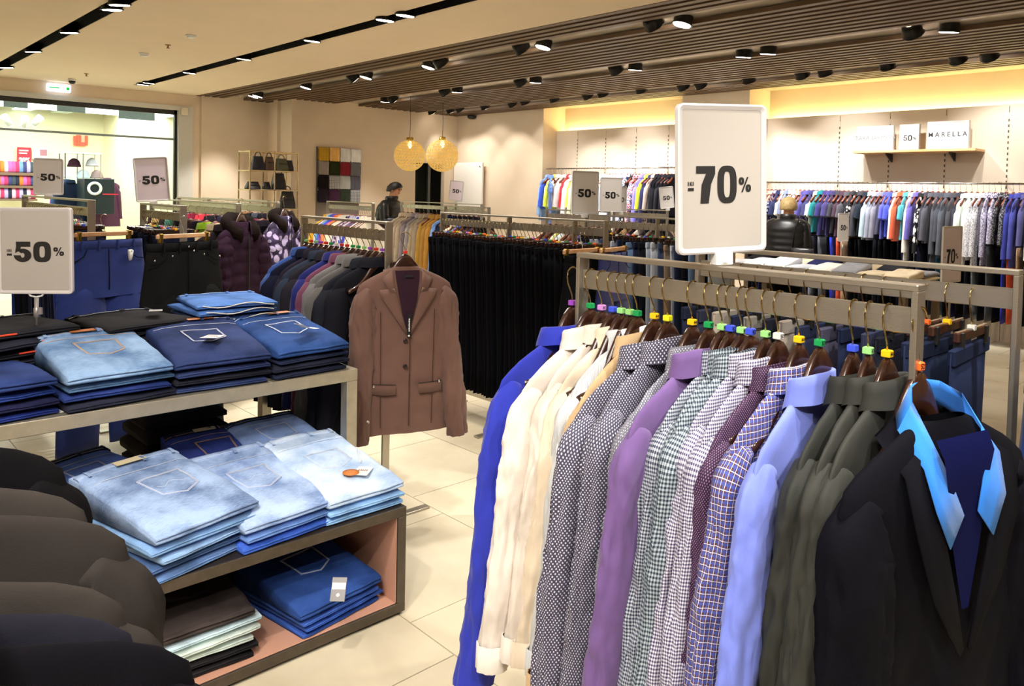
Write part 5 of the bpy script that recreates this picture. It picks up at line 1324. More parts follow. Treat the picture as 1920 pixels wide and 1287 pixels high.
far_row([('e0d8d0', 'cream', 'blouse'), ('30343c', 'dark', 'blouse'), (P_lime, 'lime print', 'blouse'), ('d8e0e8', 'pale blue', 'blouse'), ('f0e8c0', 'pale yellow', 'blouse'), ('2a2a34', 'charcoal', 'blouse'), ('4a508c', 'indigo', 'blouse'), ('e8c8b8', 'peach', 'blouse'), ('c8d0dc', 'pale grey', 'blouse'), ('22222a', 'black', 'blouse')], -5.3, -4.6, 5.45, 1.355, 'the blouse rack before the alcove', 'blouses on the rack before the alcove', 'blouse', 6)
far_row([('e8e0c8', 'cream', 'blouse'), ('2c2c34', 'charcoal', 'blouse'), ('c8a878', 'tan', 'blouse'), ('20202a', 'black', 'blouse'), ('e0d8cc', 'ivory', 'blouse'), ('34343e', 'dark grey', 'blouse'), ('607060', 'sage', 'blouse'), ('28282e', 'black', 'blouse')], -5.65, -5.0, 6.9, 1.355, 'the blouse rack behind the 70 percent sign', 'blouses on the rack behind the 70 percent sign', 'blouse', 7)
ct = [('2c2430', 'black plum', 'long'), ('c8a870', 'tan', 'long'), ('202830', 'dark', 'long'), ('3c8878', 'teal', 'long'), ('1c1a20', 'black', 'long'), ('50382c', 'brown', 'long'), ('28222c', 'black', 'long'), ('88b020', 'lime', 'long'), ('b0a080', 'khaki', 'long'), ('241c20', 'black', 'long')]
far_row(ct, -7.1, -5.62, 2.33, 1.39, 'the rack with the plum puffer coat', 'coats on the rack with the plum puffer', 'long', 8, q=1)
far_row([('9080b0', 'lilac', 'long'), ('8c1c3c', 'crimson', 'long'), ('c42c3c', 'red', 'long'), ('1c1820', 'black', 'long'), ('242030', 'black', 'long'), ('1a161c', 'black', 'long'), ('6c2440', 'wine', 'long'), ('221c26', 'black', 'long')], -8.1, -6.25, 2.92, 1.39, 'the rack with the floral puffer coat', 'coats on the rack with the floral puffer', 'long', 9, q=1)
far_row([('2a2a3c', 'navy', 'jacket'), ('34508c', 'blue', 'jacket'), ('c8b090', 'beige', 'jacket'), ('1c1c24', 'black', 'jacket'), ('404050', 'slate', 'jacket'), ('b89868', 'tan', 'jacket'), ('20202a', 'black', 'jacket'), ('586878', 'grey blue', 'jacket')], -9.4, -8.55, 3.35, 1.36, 'the rack nearest the shop window', 'jackets on the rack nearest the shop window', 'jacket', 10)
far_row([('1c1c24', 'black', 'jacket'), ('e0b030', 'mustard', 'jacket'), ('242c44', 'navy', 'jacket'), ('c8c4b8', 'pale grey', 'jacket'), ('6a7080', 'grey', 'jacket'), ('1a1a20', 'black', 'jacket'), ('30303c', 'charcoal', 'jacket'), ('a07848', 'tan', 'jacket'), ('182028', 'black', 'jacket'), ('505868', 'slate', 'jacket'), ('262632', 'black', 'jacket')], -10.1, -8.4, 3.95, 1.36, 'the rack nearest the bag shelf', 'jackets on the rack nearest the bag shelf', 'jacket', 11)
trouser_row(-5.15, -4.62, 1.63, 1.39, .04, ['121218', '1a2036', '101014', '262a3c'], lambda i, n: ['black', 'navy', 'black', 'charcoal'][i % 4] + ' trousers, %s along the rack of the black jeans' % ordi(i), 'trousers on the rack of the black jeans', 1.0, seed=12)
trouser_row(-6.2, -4.78, 1.19, 1.415, .05, ['15182c', '1c3488', '101014', '2a3048'], lambda i, n: ['navy', 'blue', 'black', 'slate'][i % 4] + ' trousers, %s along the rack of the blue trousers' % ordi(i), 'trousers on the rack of the blue trousers', 1.0, seed=13)

# puffer coats facing out
def puffer(lab, p, rz, m, fur, sc=1.0, L=.92, seed=1):
    t = thing('puffer_coat', lab, 'coat', p, rz); t.scale = (1, sc, sc)
    b = body_mb('jacket', 2, seed, .055, .004, L)
    def quilt(mb, z0=-.22, amp=.013):
        for i, (x, y, z) in enumerate(mb.v):
            if z < z0:
                u = abs(sin((z + .02 * abs(y)) * pi / .085)) ** .55; mb.v[i] = (x * (1 + amp * 16 * (u - .6)), y * (1 + amp * 2.4 * (u - .6)), z)
    quilt(b); b.obj('body', m, t)
    for s_ in (-1, 1):
        sl_, ring = sleeve_mb(s_, 2, seed + s_, .66, .075, .052, .060, .046, (.195, -.26), (.02, 0), .10)
        for i, (x, y, z) in enumerate(sl_.v):
            u = abs(sin(z * pi / .075)) ** .55; cx = s_ * (.215 + .08 * max(0, -z - .26)); sl_.v[i] = (x * (1 + .22 * (u - .6)), cx + (y - cx) * (1 + .22 * (u - .6)), z)
        sl_.obj('sleeve', m, t)
    MB().ribbon([(.066 + .006 * min(1, k), 0, -.24 - .05 * k) for k in range(14)], .012, (1, 0, 0), .004).obj('zipper', black_m, t)
    # hood and stand collar
    h = MB(); rings = []
    for k in range(25):
        a = pi * .18 + (2 * pi - pi * .36) * k / 24; c_, s_ = cos(a), sin(a); rr = .048 * (1 + .35 * nz3(k * .9, seed, 0)); cx, cy = .055 * c_ + .0, .115 * s_; cz = -.150 - .07 * (1 + c_) / 2 - .035 * max(0, c_)
        rings.append([(cx + rr * cos(q) * c_ * 1.1, cy + rr * cos(q) * s_, cz + rr * 1.15 * sin(q)) for q in [2 * pi * j / 10 for j in range(10)]])
    h.loft(rings, True, True); h.obj('fur_trim' if fur else 'hood', fur or m, t)
    c = collar_mb(1, r=(.045, .075), z=-.2, h=.06, spread=.012, facing=1, gap=.35); c.obj('collar', m, t)
    return t
furm = plain('brown_fur', (22, 14, 12), .95, 0, 1.0, 120, .5, 60, .1)
pf = at(452, 372, d=5.45)
hanger((pf.x, pf.y, pf.z), radians(30), 'dark wooden hanger inside the plum puffer coat', None)
puffer('dark plum quilted puffer coat with a fur trimmed hood, facing out', pf, radians(30), cloth('2c1a2a', var=.1), furm, 1.05, .98, 2)
pf = at(533, 368, d=6.3)
hanger((pf.x, pf.y, pf.z), radians(32), 'dark wooden hanger inside the floral puffer coat', None)
puffer('violet floral quilted puffer coat with a black hood, facing out', pf, radians(32), pattern('floral_puffer', 'print', '3a2c50', 'a89cc0', 14, '1c1430'), furm, 1.02, .80, 5)

# ------------------------------------------------------------------ signs farther back
def far_sign(lab, px0, px1, py0, py1, d, yaw, num='50', lean=0, papc=None, tilt=0, iki=False, foot=None):
    """px box of the sign, its distance, and its turn from facing the camera (degrees)"""
    p = at((px0 + px1) / 2, py1, d=d); top = at((px0 + px1) / 2, py0, d=d); h = (top - p).length
    w = h * .71
    face = math.atan2(-p.x, p.y)          # rz that makes local -Y look back at the camera
    return price_sign(lab, p, face + radians(yaw), w, h, num, tilt=radians(tilt), iki=iki, papc=papc or papg, lean=radians(lean), pole=foot or 0)
far_sign('50 percent sign on the rack before the shop window, the farther one', 57, 125, 297, 366, 5.0, 8)
far_sign('lilac tinted 50 percent sign leaning on the black jeans rack', 256, 320, 295, 378, 4.9, -6, tilt=-4.5, papc=papl)
far_sign('50 percent sign on the jeans rack before the alcove, the largest of three', 1072, 1120, 321, 402, 5.65, 30, tilt=0)
far_sign('50 percent sign before the alcove, the middle sized of three', 1126, 1163, 333, 398, 7.1, 30)
far_sign('narrow turned 50 percent sign before the alcove', 1156, 1173, 350, 398, 7.25, 58)
far_sign('small tilted 50 percent sign on the camel jacket rack', 843, 864, 339, 377, 9.7, -20, papc=papl, tilt=5)
far_sign('pale tilted 50 percent sign at the blouse rack', 1241, 1262, 350, 391, 8.3, 30, tilt=-7)
far_sign('narrow turned 50 percent sign standing on the folded knitwear table', 1564, 1596, 400, 453, 7.75, 62, foot=.29)
far_sign('tall turned 70 percent sign before the white lace tops', 1752, 1812, 424, 530, 5.1, 66, '70', papc=papl, foot=1.08)

# ------------------------------------------------------------------ knitwear table
kt = thing('knitwear_table', 'low dark table stacked with folded knitwear in front of the far wall', 'table', (-3.35, 7.35, 0))
KM = plain('table_brown', (96, 80, 58), .5)
MB().bbox(-.95, .85, -.45, .45, .76, .80, .004).obj('tabletop', KM, kt)
for x in (-.92, .79):
    for y in (-.42, .36): MB().bbox(x, x + .06, y, y + .06, 0, .76, .003).obj('leg', KM, kt)
MB().bbox(-.9, .8, -.4, .4, .25, .29, .003).obj('shelf', KM, kt)
kc = ['e0d0b0', 'ead8b8', '16161c', '1a1c28', 'd8c8a8', '20244c', 'e2d4b8', 'c8b494', '2a2c34', '8c8c94', 'b8b8bc', 'e8e8e4', 'dcdce0', 'c0c4cc', 'f0ece4', '9a9ca4']
kn_ = ['cream', 'pale cream', 'black', 'ink', 'sand', 'navy', 'ivory', 'tan', 'charcoal', 'grey', 'light grey', 'white', 'pale grey', 'blue grey', 'off-white', 'steel grey']
for r in range(2):
    for k in range(8):
        i = r * 8 + k; x = -3.35 - .82 + .225 * k; y = 7.12 + .40 * r
        for lv in range(3):
            c = kc[(i + lv * 5) % 16]
            o = link('folded_sweater', slab_mesh(.215, .36, .038, i + lv, .10 * ((i * 7) % 3) if lv == 2 else 0, 1 if lv == 2 else 0).mesh('folded_sweater', [cloth(c)]), None, (x, y, .80 + .037 * lv), (0, 0, -pi / 2 + .1 * nz3(i, lv, 0)))
            tag(o, 'folded %s sweater, %s of %s pile in the %s row' % (kn_[(i + lv * 5) % 16], ['bottom', 'middle', 'top'][lv], ordi(k), ['front', 'back'][r]), 'sweater', 'folded sweaters on the knitwear table')

# ------------------------------------------------------------------ bag shelf, scarves
gold = plain('pale_gold', (196, 176, 140), .25, .9)
bsx, bsy0, bsy1 = -11.15, 5.0, 5.80
bs_ = thing('bag_shelf', 'tall pale gold frame shelf of bags in the far left corner', 'shelf', (bsx - .2, 5.4, 0))
def fr(name, x0, x1, y0, y1, z0, z1, m=gold): return MB().bbox(x0 - bsx + .2, x1 - bsx + .2, y0 - 5.4, y1 - 5.4, z0, z1, .002).obj(name, m, bs_)
for x in (bsx - .40, bsx):
    for y in (bsy0, 5.39, bsy1 - .02): fr('post', x - .02, x, y, y + .02, 0, 2.10)
for z in (.4, .85, 1.22, 1.51, 1.80, 2.09):
    fr('rail', bsx - .02, bsx, bsy0 + .02, bsy1 - .02, z - .015, z + .005); fr('rail', bsx - .42, bsx - .40, bsy0 + .02, bsy1 - .02, z - .015, z + .005)
    for y in (bsy0, bsy1 - .02): fr('rail', bsx - .40, bsx - .02, y, y + .02, z - .015, z + .005)
    if z < 2: fr('shelf_board', bsx - .40, bsx - .02, bsy0 + .02, bsy1 - .02, z - .008, z, plain('shelf_white', (226, 216, 208), .4))
def bag(lab, y, z, w, h, d, c, handle=True, x=bsx - .2, kind='handbag'):
    t = thing(kind, lab, 'bag', (x, y, z)); m = plain('leather_' + c, tuple(int(c[i:i + 2], 16) for i in (0, 2, 4)), .4, 0, .3, 60)
    s = MB(); rings = []
    for k in range(8):
        f = k / 7; ww = w / 2 * (1 - .25 * f ** 2 + .05 * sin(f * 6)); dd = d / 2 * (1 - .55 * f)
        rings.append([(dd * (abs(sin(a)) ** .5) * (1 if sin(a) > 0 else -1), ww * (abs(cos(a)) ** .5) * (1 if cos(a) > 0 else -1), h * f) for a in [2 * pi * i / 20 + .01 for i in range(20)]])
    s.loft(rings, True, True); s.obj('body', m, t)
    if handle: MB().tube([(0, w * .25 * cos(a), h * .95 + h * .35 * sin(a)) for a in [pi * k / 8 for k in range(9)]], .008, 6).obj('handle', m, t)
    MB().box(d * .40, d * .44, -w * .3, w * .3, h * .55, h * .62).obj('flap', black_m, t)
bag('black and blue handbag on the upper shelf of the bag frame', 5.22, 1.80, .20, .22, .14, '1a1c30')
bag('brown and white handbag on the upper shelf of the bag frame', 5.40, 1.80, .16, .22, .14, '5a4438')
bag('olive green handbag on the upper shelf of the bag frame', 5.60, 1.80, .22, .20, .16, '5c5c44')
bag('dark bucket bag at the end of the upper shelf', 5.73, 1.80, .14, .18, .12, '16141c', False)
bag('black slouchy bag on the middle shelf of the bag frame', 5.14, 1.51, .22, .12, .18, '18141a', False)
bag('small black pouch on the middle shelf of the bag frame', 5.36, 1.51, .12, .12, .12, '141018', False)
bag('large black patent backpack on the middle shelf of the bag frame', 5.56, 1.51, .22, .26, .18, '121014', True, kind='backpack')
bag('black backpack on the lower shelf of the bag frame', 5.66, 1.22, .24, .27, .18, '151318', True, bsx - .1, 'backpack')
bag('flat black bag on the lower shelf of the bag frame', 5.30, 1.22, .22, .06, .18, '17151a', False)
sb = thing('scarf_board', 'wall board hung with rows of folded scarves', 'board', (-11.79, 6.87, 0))
MB().box(-.008, .0, -.42, .42, 1.0, 2.25).obj('board', plain('scarf_board', (120, 110, 100), .7), sb)
for r in range(4): MB().tube([(.05, -.42, 2.23 - .235 * r), (.05, .42, 2.23 - .235 * r)], .006, 6).obj('rod', chrome, sb)
sc_ = [[('b48c20', 'mustard'), ('e0b060', 'light ochre'), ('dcdcdc', 'white and grey'), ('e8e8ea', 'white')], [('8c8078', 'taupe'), ('2c3018', 'dark green'), ('7c1c28', 'crimson'), ('6c6c70', 'grey')], [('1c1618', 'black'), (pattern('scarf_check', 'check', '3a3a3c', 'd8d8d8', 60), 'grey checked'), ('a8a8a4', 'light grey'), ('50505c', 'slate')], [('2c2430', 'dark plum'), ('44283c', 'aubergine'), ('30382c', 'moss'), (pattern('scarf_check2', 'check', '2a2a2c', 'c0c0c0', 50), 'black and white checked')]]
for r in range(4):
    for k in range(4):
        c, n = sc_[r][k]; y = 6.87 - .31 + .207 * k; z = 2.235 - .235 * r
        s = MB(); rings = []; uvs = []
        for q in range(9):
            yy = -.098 + .196 * q / 8; f = .008 * sin(q * 2.1 + r + k)
            prof = [(.035, -.20), (.040, -.10), (.044, .0), (.055, .012), (.066, .0), (.074 + f, -.09), (.070 + f, -.215 - .01 * (q % 2))]
            rings.append([(x_, yy, z_) for x_, z_ in prof]); uvs.append([(yy, z_) for x_, z_ in prof])
        s.loft(rings, False, False, 0, True, uvs)
        o = s.obj('scarf', c if not isinstance(c, str) else cloth(c), None, (-11.80, y, z)); tag(o, '%s folded scarf, %s in the %s row of the scarf board' % (n, ordi(k), ['top', 'second', 'third', 'bottom'][r]), 'scarf', 'scarves on the wall board')

# shelf with brand boards above the far wall rail
ws = thing('wall_shelf', 'light wooden wall shelf carrying three white boards', 'shelf', (0, 0, 0))
pa, pb = at(1599, 283, y=9.50), at(1829, 280, y=9.50)
WX0, WX1, WZ = pa.x, pb.x, pa.z
ws.location = ((WX0 + WX1) / 2, 9.83, WZ)
MB().bbox(-(WX1 - WX0) / 2, (WX1 - WX0) / 2, -.33, 0, -.03, .0, .003).obj('board', plain('oak', (206, 160, 108), .45, 0, 0, 0, .1, 12), ws)
for f in (-.25, .27): MB().prism([(0, 0), (.2, 0), (.2, .015), (.02, .10), (0, .10)], .012, 0, Matrix.Translation(((WX1 - WX0) * f, 0, -.03)) @ Matrix.Rotation(-pi / 2, 4, 'Z') @ Matrix.Rotation(-pi / 2, 4, 'X') @ Matrix.Identity(4)).obj('bracket', black_m, ws)
wb = plain('board_white', (180, 180, 182), .4)
def board(lab, px0, px1, py0, py1, txt, size, bold=0, sx=1, dep=.05, ink_=None):
    a, b = at(px0, py1, y=9.62), at(px1, py1, y=9.62); w = b.x - a.x; h = at(px0, py0, y=9.62).z - a.z
    t = thing('display_board', lab, 'sign', ((a.x + b.x) / 2, 9.62, WZ))
    MB().bbox(-w / 2, w / 2, 0, dep, .001, h, .003).obj('block', wb, t)
    if txt == '50':
        d = MB(); s = w / .2
        put(d, '5', -.055 * s, h * .36, .038 * s, .060 * s, .012 * s, .0012); put(d, '0', -.010 * s, h * .36, .042 * s, .060 * s, .012 * s, .0012); put(d, '%', .042 * s, h * .40, .03 * s, .028 * s, .004 * s, .0012); put(d, '-', -.075 * s, h * .46, .012 * s, .004, .004 * s, .0012)
        d.obj('lettering', ink, t)
    else:
        me = text_mesh(txt, size, bold, sx); me.materials.clear(); me.materials.append(ink_ or ink); link('lettering', me, t, (0, -.002, h * .52), (pi / 2, 0, 0))
board('white board with pale lettering at the near end of the wall shelf', 1606, 1674, 235, 281, 'TARA JARMON', .075, 0, .95, ink_=plain('pale_ink', (96, 96, 100), .6))
board('small white 50 percent board in the middle of the wall shelf', 1685, 1722, 232, 280, '50', 1)
board('wide white board with spaced grey capitals on the wall shelf', 1737, 1815, 227, 279, 'M A R E L L A', .075, .001, .92, .06, plain('grey_ink', (30, 30, 34), .6))

# ------------------------------------------------------------------ neighbour shop fittings
NX = -17.45
def nbx(name, lab, cat, px0, px1, py0, py1, x=NX, th=.02, m=None):
    a, b = at(px0, py1, x=x), at(px1, py0, x=x)
    t = thing(name, lab, cat, (x, (a.y + b.y) / 2, (a.z + b.z) / 2)); w, h = (b.y - a.y) / 2, (b.z - a.z) / 2
    MB().bbox(0, th, -w, w, -h, h, .004).obj('sheet' if th < .05 else 'body', m, t); return t, w, h
redp = plain('poster_red', (214, 40, 60), .5)
t, w, h = nbx('poster', 'red discount poster with white figures in the neighbouring shop', 'poster', 32, 58, 277, 309, m=redp)
me = text_mesh('20%', h * .75, .01, .8); me.materials.clear(); me.materials.append(white_m); link('lettering', me, t, (.025, 0, -h * .5), (pi / 2, 0, pi / 2))
for k in range(2): MB().box(.021, .024, -w * .75, w * (.6 - .2 * k), h * (.55 - .3 * k), h * (.7 - .3 * k)).obj('text_line', white_m, t)
t, w, h = nbx('poster', 'white picture poster beside the red poster in the neighbouring shop', 'poster', 60, 89, 279, 299, m=white_m)
MB().box(.021, .024, 0, w * .9, -h * .3, h * .8).obj('picture', plain('dusty_rose', (180, 120, 130), .6), t)
orr = plain('letter_orange_red', (240, 96, 70), .5)
t = thing('wall_lettering', 'blurred orange red wall lettering in the neighbouring shop', 'lettering', at(151, 264, x=NX + .0))
for k, (y0, y1, z0, z1) in enumerate(((-.13, -.085, -.11, .09), (-.08, -.055, -.11, .11), (-.05, -.025, -.11, .11), (-.02, .075, -.11, -.03), (-.02, .01, -.03, .11), (.08, .13, -.09, .11))): MB().bbox(0, .02, y0, y1, z0, z1, .002).obj('letter', orr, t)
t, w, h = nbx('shop_door', 'pale green door in the neighbouring shop', 'door', 203, 248, 304, 420, x=-17.34, th=.05, m=plain('door_mint', (190, 224, 196), .5))
MB().bbox(.05, .06, -w * .8, w * .8, 0, h * .85, .004).obj('panel', plain('door_mint', (190, 224, 196), .5), t); MB().bbox(.05, .10, w * .7, w * .78, -.05, .05, .004).obj('handle', chrome, t)
t, w, h = nbx('shop_counter', 'black counter with a white ring emblem in the neighbouring shop', 'counter', 144, 199, 336, 400, x=-15.4, th=.5, m=plain('counter_black', (22, 34, 40), .4))
MB().lathe([(.12, 0), (.12, .01), (.075, .012), (.075, 0)], 24, 0, Matrix.Translation((.5, -.08, h * .45)) @ Matrix.Rotation(pi / 2, 4, 'Y'), caps=False).obj('emblem', white_m, t)
MB().box(.5, .505, .05, .3, h * .1, h * .16).obj('lettering', plain('poster_red', (214, 40, 60), .5), t)
gc = thing('glass_case', 'glass display case with hats in the neighbouring shop', 'case', at(156, 336, x=-15.6))
a = at(123, 336, x=-15.6); b = at(190, 290, x=-15.6); w = (b.y - a.y) / 2; h = b.z - a.z
for y in (-w, 0, w): MB().bbox(-.01, .01, y - .01, y + .01, 0, h, .002).obj('post', chrome, gc); MB().bbox(-.41, -.39, y - .01, y + .01, 0, h, .002).obj('post', chrome, gc)
for z in (0, h): MB().bbox(-.4, .0, -w, w, z - .01, z + .01, .002).obj('shelf', plain('case_mint', (190, 214, 210), .3), gc)
for i, (y, z, c, n) in enumerate(((-.25, .02, 'c8c0bc', 'pale'), (.05, .02, 'a8b0b4', 'grey'), (.28, .02, '8c7470', 'rose brown'), (-.1, .22, '301820', 'dark'), (.2, .24, 'b0a8a8', 'light'))):
    o = thing('hat', '%s knitted hat in the glass case, %s of five' % (n, ordi(i)), 'hat', gc.location + Vector((-.2, y, z)), 0, 'hats in the glass case')
    MB().lathe([(.10, 0), (.105, .04), (.085, .11), (.04, .15), (.004, .16)], 14).obj('crown', cloth(c), o); MB().lathe([(.112, .0), (.112, .035), (.10, .04), (.10, 0)], 14).obj('brim', cloth(c), o)
for sh in range(3):
    py = 325 + 24 * sh
    t, w, h = nbx('goods_shelf', '%s shelf of colourful goods in the neighbouring shop' % ['upper', 'middle', 'lower'][sh], 'shelf', -20, 66, py, py + 3, x=-17.2, th=.2, m=plain('shelf_brown', (120, 90, 70), .6))
    cs = ['e05a30', 'e07830', 'e8b8c8', 'd060a0', 'e05890', 'c03860', '7090c0', '40406c', 'b0a0d0', '404850', 'f0a860', '303040']
    for k in range(10):
        c = cs[(k * (sh + 1) + sh) % 12]
        o = MB().lathe([(.06, 0), (.085, .03), (.08, .12), (.05, .2), (.01, .215)], 10).obj('folded_goods', cloth(c), None, (t.location.x + .1, t.location.y - w + .12 + k * (2 * w - .2) / 9, t.location.z + h + .001))
        tag(o, 'colourful knitted item, %s on the %s shelf of the neighbouring shop' % (ordi(k), ['upper', 'middle', 'lower'][sh]), 'goods', 'goods on the neighbouring shop shelves')
far_row([('d050a0', 'pink', 'jacket'), ('2c4c7c', 'blue', 'jacket'), ('203050', 'navy', 'jacket'), ('182030', 'black', 'jacket')], -15.9, -15.5, at(128, 345, x=-15.7).y, at(128, 325, x=-15.7).z, 'the neighbouring shop rail', 'jackets in the neighbouring shop', 'jacket', 15, hang=False)
p_ = at(201, 322, x=-15.3); o = tag(setmat(link('coat', far_mesh('jacket', 1.0, .6, 1), None, p_, (0, 0, .2)), cloth('5a3048')), 'plum coat hanging at the end of the black counter', 'coat')
for k in range(5):
    t = thing('track_spot', 'white ceiling spot on the neighbouring shop track, %s from the left' % ordi(k), 'lamp', at([12, 46, 70, 235, 255][k], [225, 228, 226, 226, 222][k], x=-14.6), .5, 'white track spots'); t.rotation_euler = (.6, .5, k)
    MB().lathe([(.05, -.1), (.06, .08), (.045, .09)], 12).obj('housing', white_m, t); MB().lathe([(.05, -.101), (.001, -.102)], 12).obj('lens', lens_m, t)
for k, (x0, x1, y0, y1) in enumerate(((6, 52, 183, 200), (106, 160, 191, 208), (222, 290, 201, 222))):
    a, b = at(x0, y1, x=-13.2), at(x1, y0, x=-13.2)
    t = thing('hanging_banner', 'pale patterned banner above the shop window, %s of three' % ordi(k), 'banner', (-13.2, (a.y + b.y) / 2, (a.z + b.z) / 2), 0, 'pale banners above the window')
    MB().box(0, .01, (a.y - b.y) / 2, (b.y - a.y) / 2, (a.z - b.z) / 2, (b.z - a.z) / 2).obj('cloth', plain('banner_pale', (196, 214, 232), .5, 0, 0, 0, .1, 40), t)
# ------------------------------------------------------------------ the two shoppers
def skin_body(verts, edges, radii, name, m, parent, root=0, levels=2):
    me = bpy.data.meshes.new(name); me.from_pydata(verts, edges, [])
    o = bpy.data.objects.new(name, me); COL.objects.link(o)
    o.modifiers.new('skin', 'SKIN'); sd = me.skin_vertices[0].data
    for i, r in enumerate(radii): sd[i].radius = (r, r) if not isinstance(r, tuple) else r; sd[i].use_root = (i == root)
    o.modifiers['skin'].use_smooth_shade = True
    s = o.modifiers.new('sub', 'SUBSURF'); s.levels = levels; s.render_levels = levels
    dg = bpy.context.evaluated_depsgraph_get(); dg.update()
    m2 = bpy.data.meshes.new_from_object(o.evaluated_get(dg)); bpy.data.objects.remove(o)
    m2.materials.clear(); m2.materials.append(m)
    for p in m2.polygons: p.use_smooth = True; p.material_index = 0
    return link(name, m2, parent)
skinm = plain('skin', (206, 150, 118), .5, 0, 0, 0, .05, 20)
def person(lab, p, rz, H, hair, coat, trousers, lean=0.0, arms='down', hair_len='short', head_turn=0.0, head_down=0.0, bagc=None):
    t = thing('person', lab, 'person', p, rz); k = H / 1.70
    V, E, Rr = [], [], []
    def v(x, y, z, r, par=None):
        y2 = y + lean * max(0, z - .95); V.append((x * k, y2 * k, z * k)); Rr.append((r * k, r * k) if not isinstance(r, tuple) else (r[0] * k, r[1] * k))
        if par is not None: E.append((par, len(V) - 1))
        return len(V) - 1
    pel = v(0, 0, .93, (.15, .11)); w = v(0, .01, 1.06, (.135, .10), pel); ch = v(0, 0, 1.24, (.155, .11), w); up = v(0, -.01, 1.37, (.12, .09), ch)
    nk = v(0, .0, 1.445, .055, up); h0 = v(0, .02, 1.52, (.062, .07), nk); h1 = v(0, .02, 1.60, (.075, .092), h0); h2 = v(0, .015, 1.665, (.055, .07), h1)
    nose = v(0, .118, 1.575, .011, h1)
    for s in (-1, 1):
        sh = v(.175 * s, -.01, 1.375, .060, up)
        if arms == 'down': el = v(.225 * s, -.03, 1.10, .042, sh); wr = v(.235 * s, .05, .86, .030, el); hd = v(.235 * s, .065, .79, (.020, .038), wr); d = Vector((0, .08, -1))
        else: el = v(.225 * s, .08, 1.13, .045, sh); wr = v(.14 * s, .30, 1.14, .031, el); hd = v(.12 * s, .37, 1.13, (.038, .020), wr); d = Vector((-.2 * s, 1, -.1))
        d.normalize(); b = Vector(V[hd]) / k; b.y -= lean * max(0, b.z - .95)
        side = Vector((0, 1, .1)) if arms == 'down' else Vector((1, 0, 0))
        for f in range(4):
            q = b + side * (.018 * (f - 1.5)) + d * .03; a = v(q.x, q.y, q.z, .0095, hd); L = (.030, .036, .034, .026)[f]
            q2 = q + d * L; a = v(q2.x, q2.y, q2.z, .0085, a); q3 = q2 + (d + Vector((-.3 * s, 0, -.2))).normalized() * L * .8; v(q3.x, q3.y, q3.z, .0075, a)
        q = b + side * .035 - d * .01; a = v(q.x, q.y, q.z, .011, hd); q2 = q + (side * .6 + d).normalized() * .04; v(q2.x, q2.y, q2.z, .009, a)
        hp = v(.09 * s, 0, .86, .098, pel); kn = v(.10 * s, .02, .49, .062, hp); an = v(.10 * s, -.02, .09, .040, kn); hl = v(.10 * s, .03, .045, .040, an); v(.105 * s, .13, .03, .030, hl)
    body = skin_body(V, E, Rr, 'body', skinm, t)
    def pt(x, y, z): return Vector((x, y + lean * max(0, z - .95), z)) * k
    # face
    for s in (-1, 1):
        MB().lathe([(.0005, .010), (.008, .007), (.010, 0)], 10, 0, Matrix.Translation(pt(.032 * s, .098, 1.592)) @ Matrix.Rotation(-pi / 2, 4, 'X')).obj('eye', plain('eye_dark', (30, 22, 20), .3), t)
        MB().lathe([(.004, 0), (.020 * k, .006), (.024 * k, .016), (.016 * k, .02)], 12, 0, Matrix.Translation(pt(.076 * s, .015, 1.585)) @ Matrix.Rotation(s * pi / 2, 4, 'Y')).obj('ear', skinm, t)
    MB().tube([pt(-.022, .096, 1.54), pt(0, .106, 1.538), pt(.022, .096, 1.54)], .005, 6).obj('mouth', plain('lips', (160, 84, 76), .5), t)
    # hair cap
    hm = MB(); rings = []; n = 22
    for i in range(9):
        th = pi * (.02 + .60 * i / 8); ring = []
        for j in range(n):
            a = 2 * pi * j / n; front = max(0, sin(a)); tt = th * (1 - .36 * front) if i > 3 else th
            rr = .106 + .006 * nz3(cos(a) * 3, sin(a) * 3, i * .8, 3); z = 1.600 + .100 * cos(tt) * 1.05
            ring.append(pt(rr * sin(tt) * cos(a) * .94, .008 + rr * 1.12 * sin(tt) * sin(a), z - (.02 if (hair_len == 'bob' and i > 6) else 0)))
        rings.append(ring)
    hm.loft(rings, True, True); hm.obj('hair', hair, t)
    # trousers
    for s in (-1, 1):
        tr = MB(); rings = []
        for i in range(10):
            f = i / 9; z = .95 - .88 * f; r = .115 - .055 * min(1, f * 1.1); cx = (.085 + .02 * f) * s
            rings.append([pt(cx + r * cos(a), .015 * sin(f * 3) + r * .98 * sin(a), z + .004 * nz3(a, f * 5, s)) for a in [2 * pi * j / 16 for j in range(16)]])
        tr.loft(rings, True, True); tr.obj('trousers', trousers, t)
        MB().loft([[pt(.105 * s + a_ * .048 * sx_, y, z) for a_, z in ((-1, .0), (1, .0), (1, hh * .6), (.5, hh), (-.5, hh), (-1, hh * .6))] for y, sx_, hh in ((-.065, .7, .07), (-.04, .9, .10), (.03, .95, .10), (.10, 1, .06), (.16, .9, .045), (.19, .5, .03))], True, True).obj('shoe', black_m, t)
    # quilted jacket
    cj = MB(); rings = []; n = 40; N = 34
    for i in range(N + 1):
        f = i / N; z = 1.435 - .62 * f
        wx = .085 + .150 * min(1, (f * 8)) ** .55 + .01 * f; wy = .090 + .072 * min(1, f * 6) ** .6 + .01 * f
        u = 1 + .05 * (abs(sin(f * pi * 8)) ** .6 - .5) * min(1, f * 5)
        rings.append([pt(wx * u * cos(a), -.005 + wy * u * sin(a), z + .012 * abs(cos(a)) * (f < .15)) for a in [2 * pi * j / n for j in range(n)]])
    cj.loft(rings, True, True); co = cj.obj('jacket', coat, t)
